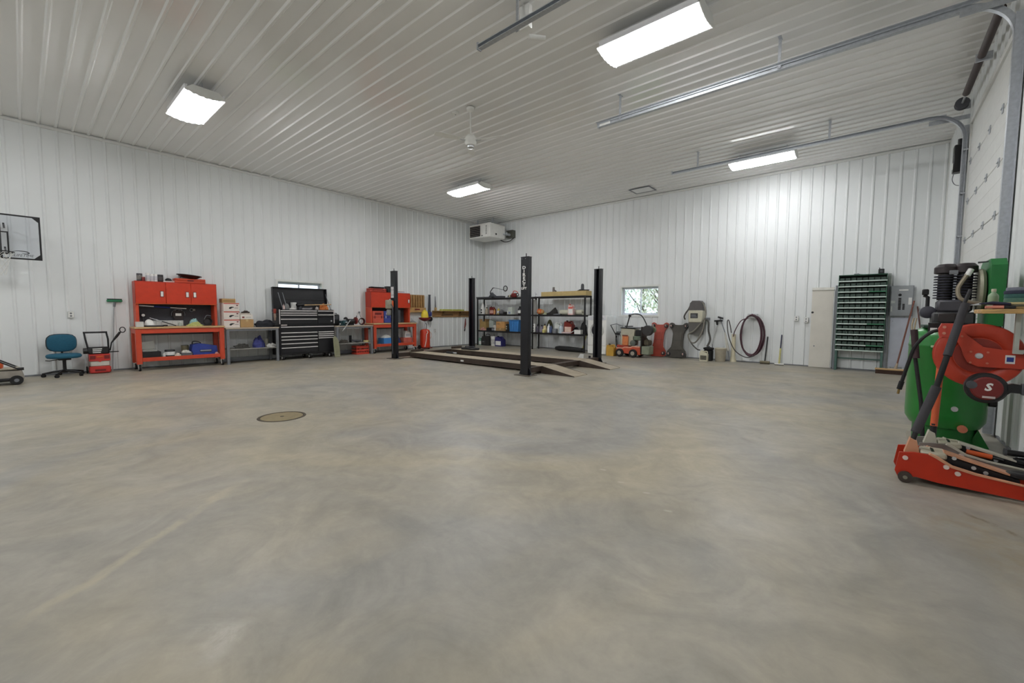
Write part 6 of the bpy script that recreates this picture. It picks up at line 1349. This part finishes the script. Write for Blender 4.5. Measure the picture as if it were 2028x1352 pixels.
# plank shelf with discs
t = thing('plank_shelf', 'thick plank shelf on the wall above the red hose reel', 'shelf', (13.22, -7.78, 1.285))
MB().box(-.21, .185, -.13, .20, 0, .032, .004).build('plank', wood((208, 168, 108), 14, 0), t)
MB().box(-.02, .005, -.02, .02, -.30, -.0005).box(.005, .185, -.02, .02, -.30, -.27).build('support_post', mat((186, 190, 180), .5), t)
MB().tube(bez([(.08, -.1, -.002), (.12, -.12, -.10), (.10, -.12, -.22), (.02, -.10, -.30)], 6), .01, 6).build('cable', BLACK, t)
ZP = 1.318
for k, (r, h, c, lab) in enumerate(((.105, .018, (150, 128, 84), 'tan sanding disc at the bottom of the disc stack'), (.10, .016, (92, 90, 70), 'olive sanding disc second in the disc stack'), (.10, .016, (196, 180, 130), 'pale sanding disc in the middle of the disc stack'), (.098, .03, (74, 112, 96), 'green flap disc in the disc stack'), (.098, .03, (46, 92, 86), 'teal flap disc above the green flap disc'), (.10, .024, (38, 44, 66), 'navy disc under the top of the disc stack'), (.09, .024, (120, 124, 136), 'grey disc on top of the disc stack'))):
    z = ZP+sum((.018, .016, .016, .03, .03, .024)[:k])+.0005*k
    single('grinding_disc', lab, 'disc', MB().lathe([(.012, 0), (r, 0), (r+.002, h*.3), (r, h), (.03, h), (.012, h*.6)], 26), mat(c, .7, var=.2, scale=30), (13.235, -7.76, z), group='stacked grinding discs')
t = thing('cutting_knife', 'utility knife with dark blue handle on the plank shelf', 'knife', (13.10, -7.84, ZP), .1); MB().tube([(-.10, 0, .04), (-.03, 0, .045), (.06, 0, .035)], [.004, .014, .012], 8).build('handle', mat((34, 36, 62), .5), t); MB().prism([(-.15, .03), (-.09, .05), (-.09, .03)], -.002, .002, 'xz').build('blade', STEEL, t); MB().box(-.03, .03, -.012, .012, 0, .032, .004).build('stand', DKRED, t)
t = thing('red_pliers', 'pliers with pale red handles on the plank shelf edge', 'pliers', (13.08, -7.88, ZP), 0.0); MB().tube([(-.05, -.015, .014), (.04, -.012, .014)], .011, 8).tube([(-.05, .015, .014), (.04, .012, .014)], .011, 8).build('handles', mat((206, 130, 110), .5), t); MB().box(.04, .10, -.014, .014, .002, .024, .004).build('jaws', BLACK, t)
bottle('pale green squeeze bottle on the plank shelf', (13.10, -7.64, ZP), .03, .16, mat((150, 172, 140), .4, var=.1), CREAM, name='squeeze_bottle')
t = thing('strut_channel', 'perforated galvanised strut on the wall beside the hose reel', 'strut', (W-.022, -7.87, .55)); 
f = MB().box(-.022, -.018, -.02, .02, 0, .70).box(-.018, 0, -.02, -.016, 0, .70).box(-.018, 0, .016, .02, 0, .70); f.build('channel', GALV, t)
for k in range(8): MB().cyl((-.0235, 0, .06+.08*k), (-.0215, 0, .06+.08*k), .008, n=8).build('slot', BLACK, t)

# floor jacks
def floor_jack(lab, loc, m, light, hm, hpts, hr, size=1.0):
    t = thing('floor_jack', lab, 'floor jack', loc); s = size
    for y in (-.13, .11):
        prof = [(-.02, .075), (.0, .03), (.10, .05), (.22, .035), (.40, .03), (.70, .02), (.72, .09), (.66, .115), (.40, .14), (.28, .165), (.20, .215), (.16, .235), (.08, .235), (.0, .22)]
        MB().prism([(a*s, b*s) for a, b in prof], y, y+.018, 'xz').build('side_plate', m, t)
        MB().prism([(a*s, b*s) for a, b in [(.16, .236), (.20, .216), (.28, .166), (.40, .141), (.66, .116), (.66, .122), (.41, .150), (.29, .177), (.21, .228), (.17, .245)]], y-.012, y+.03, 'xz').build('top_flange', light, t)
    MB().box(.02*s, .40*s, -.10, .10, .06, .10, .004).build('floor_pan', BLACK, t)
    MB().prism([(.14*s, .13*s), (.18*s, .25*s), (.30*s, .215*s), (.62*s, .135*s), (.62*s, .09*s), (.3*s, .12*s)], -.055, .06, 'xz').build('lift_arm', BLACK, t)
    MB().prism([(.24*s, .238*s), (.62*s, .142*s), (.62*s, .155*s), (.25*s, .252*s)], -.04, .045, 'xz').build('arm_cover', light, t)
    MB().lathe([(.045, .14*s), (.06, .15*s), (.06, .17*s), (.045, .178*s), (.02, .172*s)], 18, 'z', (.62*s, 0, 0)).build('saddle', BLACK, t)
    for y in (-.165, .135):
        for x, r in ((.04*s, .042), (.71*s, .052)):
            w = MB().lathe([(.012, 0), (r, .002), (r, .026), (.012, .028)], 18, 'y', (x, y, r)).build('wheel', mat((60, 50, 44), .5, var=.2), t); MB().cyl((x, y-.004, r), (x, y+.032, r), .014, n=10).build('axle', mat((150, 146, 130), .4, metal=.5), w)
    for x, z in ((.035, .185), (.255, .165), (.315, .13)): MB().cyl((x*s, -.142, z*s), (x*s, -.13, z*s), .016, n=12).build('bolt', mat((226, 206, 196), .4), t)
    for x, z in ((.40, .172), (.46, .15), (.30, .22)): MB().cyl((x*s, -.062, z*s), (x*s, -.054, z*s), .013, n=10).build('arm_bolt', STEEL, t)
    MB().prism([(.03*s, .20*s), (.12*s, .20*s), (.10*s, .30*s), (.06*s, .32*s)], -.04, .04, 'xz').build('handle_socket', light, t)
    MB().box(.12*s, .26*s, -.10, .10, .205*s, .245*s, .01).build('pump_block', mat((176, 170, 150), .5, var=.1), t)
    for k, (a, b, r, mm) in enumerate(hpts): MB().tube([a, b], r, 12).build('handle' if k else 'handle_base', mm, t)
    return t
FOAM = mat((58, 56, 60), .75, var=.15, name='foam_grip')
JR = mat((184, 44, 14), .38, var=.07, name='jack_red')
o = (12.595, -8.13, 0)
floor_jack('red floor jack with padded handle standing in front of the compressor', o, JR, mat((206, 150, 116), .45, var=.06), None,
           [((.07, 0, .26), (.10, .02, .40), .017, BLACK), ((.09, .015, .36), (.195, .10, .72), .030, FOAM), ((.195, .10, .72), (.245, .15, .96), .019, RUB), ((.245, .15, .96), (.335, .28, 1.36), .026, FOAM), ((.325, .28, 1.35), (.36, .31, 1.47), .012, BLACK)], 0)
o2 = (12.735, -7.65, 0)
floor_jack('grey aluminium floor jack with orange handle behind the red jack', o2, mat((150, 148, 142), .42, metal=.4, var=.12), mat((196, 192, 176), .45, var=.08), None,
           [((.085, 0, .24), (.088, .01, .36), .022, BLACK), ((.088, .01, .34), (.115, .10, 1.02), .024, mat((206, 92, 48), .42, var=.05))], 0, .95)
t = thing('air_chuck', 'orange handled air tool lying on the grey floor jack', 'air tool', (13.09, -7.71, .158)); MB().cyl((-.08, 0, .02), (.06, 0, .005), .02).build('orange_body', ORANGE, t); MB().cyl((.06, 0, .005), (.12, -.02, .0), .012).build('nozzle', BLACK, t)
t = thing('extension_socket', 'black ribbed socket lying beside the jack saddle', 'socket', (13.29, -7.60, .175)); MB().cyl((-.05, 0, .02), (.09, 0, .02), .024, n=16).build('body', BLACK, t); MB().cyl((-.065, 0, .02), (-.05, 0, .02), .03, n=16).build('collar', DGREY, t)

# ================================================================== FLOOR COVER
t = thing('drain_cover', 'round brown floor drain cover set in the concrete', 'drain cover', (6.98, -10.60, 0))
MB().lathe([(.232, .0), (.236, .004), (.262, .004), (.266, .0)], 40).build('ring', mat((62, 52, 36), .7, var=.2), t)
MB().lathe([(.02, .0035), (.228, .003), (.230, .0)], 40).build('lid', mat((134, 120, 88), .7, var=.15, scale=14), t)
MB().cyl((.0, 0, .0034), (0, 0, .0042), .022, n=12).build('lift_hole', mat((40, 34, 26), .8), t)

# ================================================================== OUTSIDE
struct('ground_outside', MB().box(-40, 40, .18, 60, -.4, -.2).box(-60, -.2, -50, .18, -.4, -.2), mat((120, 140, 80), .9, var=.2, scale=.6, name='grass_field'), label='grass outside the windows')
LEAF = [mat((196, 208, 186), .7, var=.3, scale=3, name='leaves_a'), mat((214, 212, 190), .7, var=.3, scale=3, name='leaves_b'), mat((190, 205, 190), .7, var=.3, scale=3, name='leaves_c')]
BARK = mat((104, 92, 80), .85, var=.2)
def tree(lab, loc, h, r, seed, lm, n=900):
    rn = random.Random(seed); t = thing('tree', lab, 'tree', loc, group='trees outside the back window')
    MB().tube([(0, 0, 0), (.05, 0, h*.4), (.0, .05, h*.85)], [.11, .08, .03], 8).build('trunk', BARK, t)
    br = MB()
    for k in range(9):
        a = rn.uniform(0, 2*PI); z = h*rn.uniform(.3, .7); L_ = r*rn.uniform(.5, .9); br.tube([(0, 0, z), (L_*.5*math.cos(a), L_*.5*math.sin(a), z+.3), (L_*math.cos(a), L_*math.sin(a), z+.8)], [.04, .03, .012], 5)
    br.build('branches', BARK, t)
    lf = MB()
    for k in range(n):
        d = Vector((rn.gauss(0, 1), rn.gauss(0, 1), rn.gauss(0, 1))).normalized()*(rn.random()**.4)
        c = Vector((d.x*r, d.y*r, h*.62+d.z*h*.42)); u = Vector((rn.gauss(0, 1), rn.gauss(0, 1), rn.gauss(0, 1))).normalized(); v = u.orthogonal().normalized(); s = rn.uniform(.06, .12)
        lf.add([c-u*s, c+v*s*.5, c+u*s, c-v*s*.5], [(0, 1, 2, 3)])
    o = lf.build('crown', lm, t, smooth=False); o['kind'] = 'stuff'
tree('pale green tree seen through one window pane', (3.4, 8.0, -.2), 4.6, 1.5, 1, LEAF[0], 480)
tree('yellowish tree filling the other window pane', (5.9, 4.6, -.2), 3.9, 1.3, 2, LEAF[1], 560)
tree('low green tree far outside the back window', (-1.6, 13.5, -.2), 4.6, 2.0, 3, LEAF[2], 800)
tree('yellowish tree far outside the back window', (2.9, 12.6, -.2), 4.2, 1.8, 4, LEAF[1], 800)
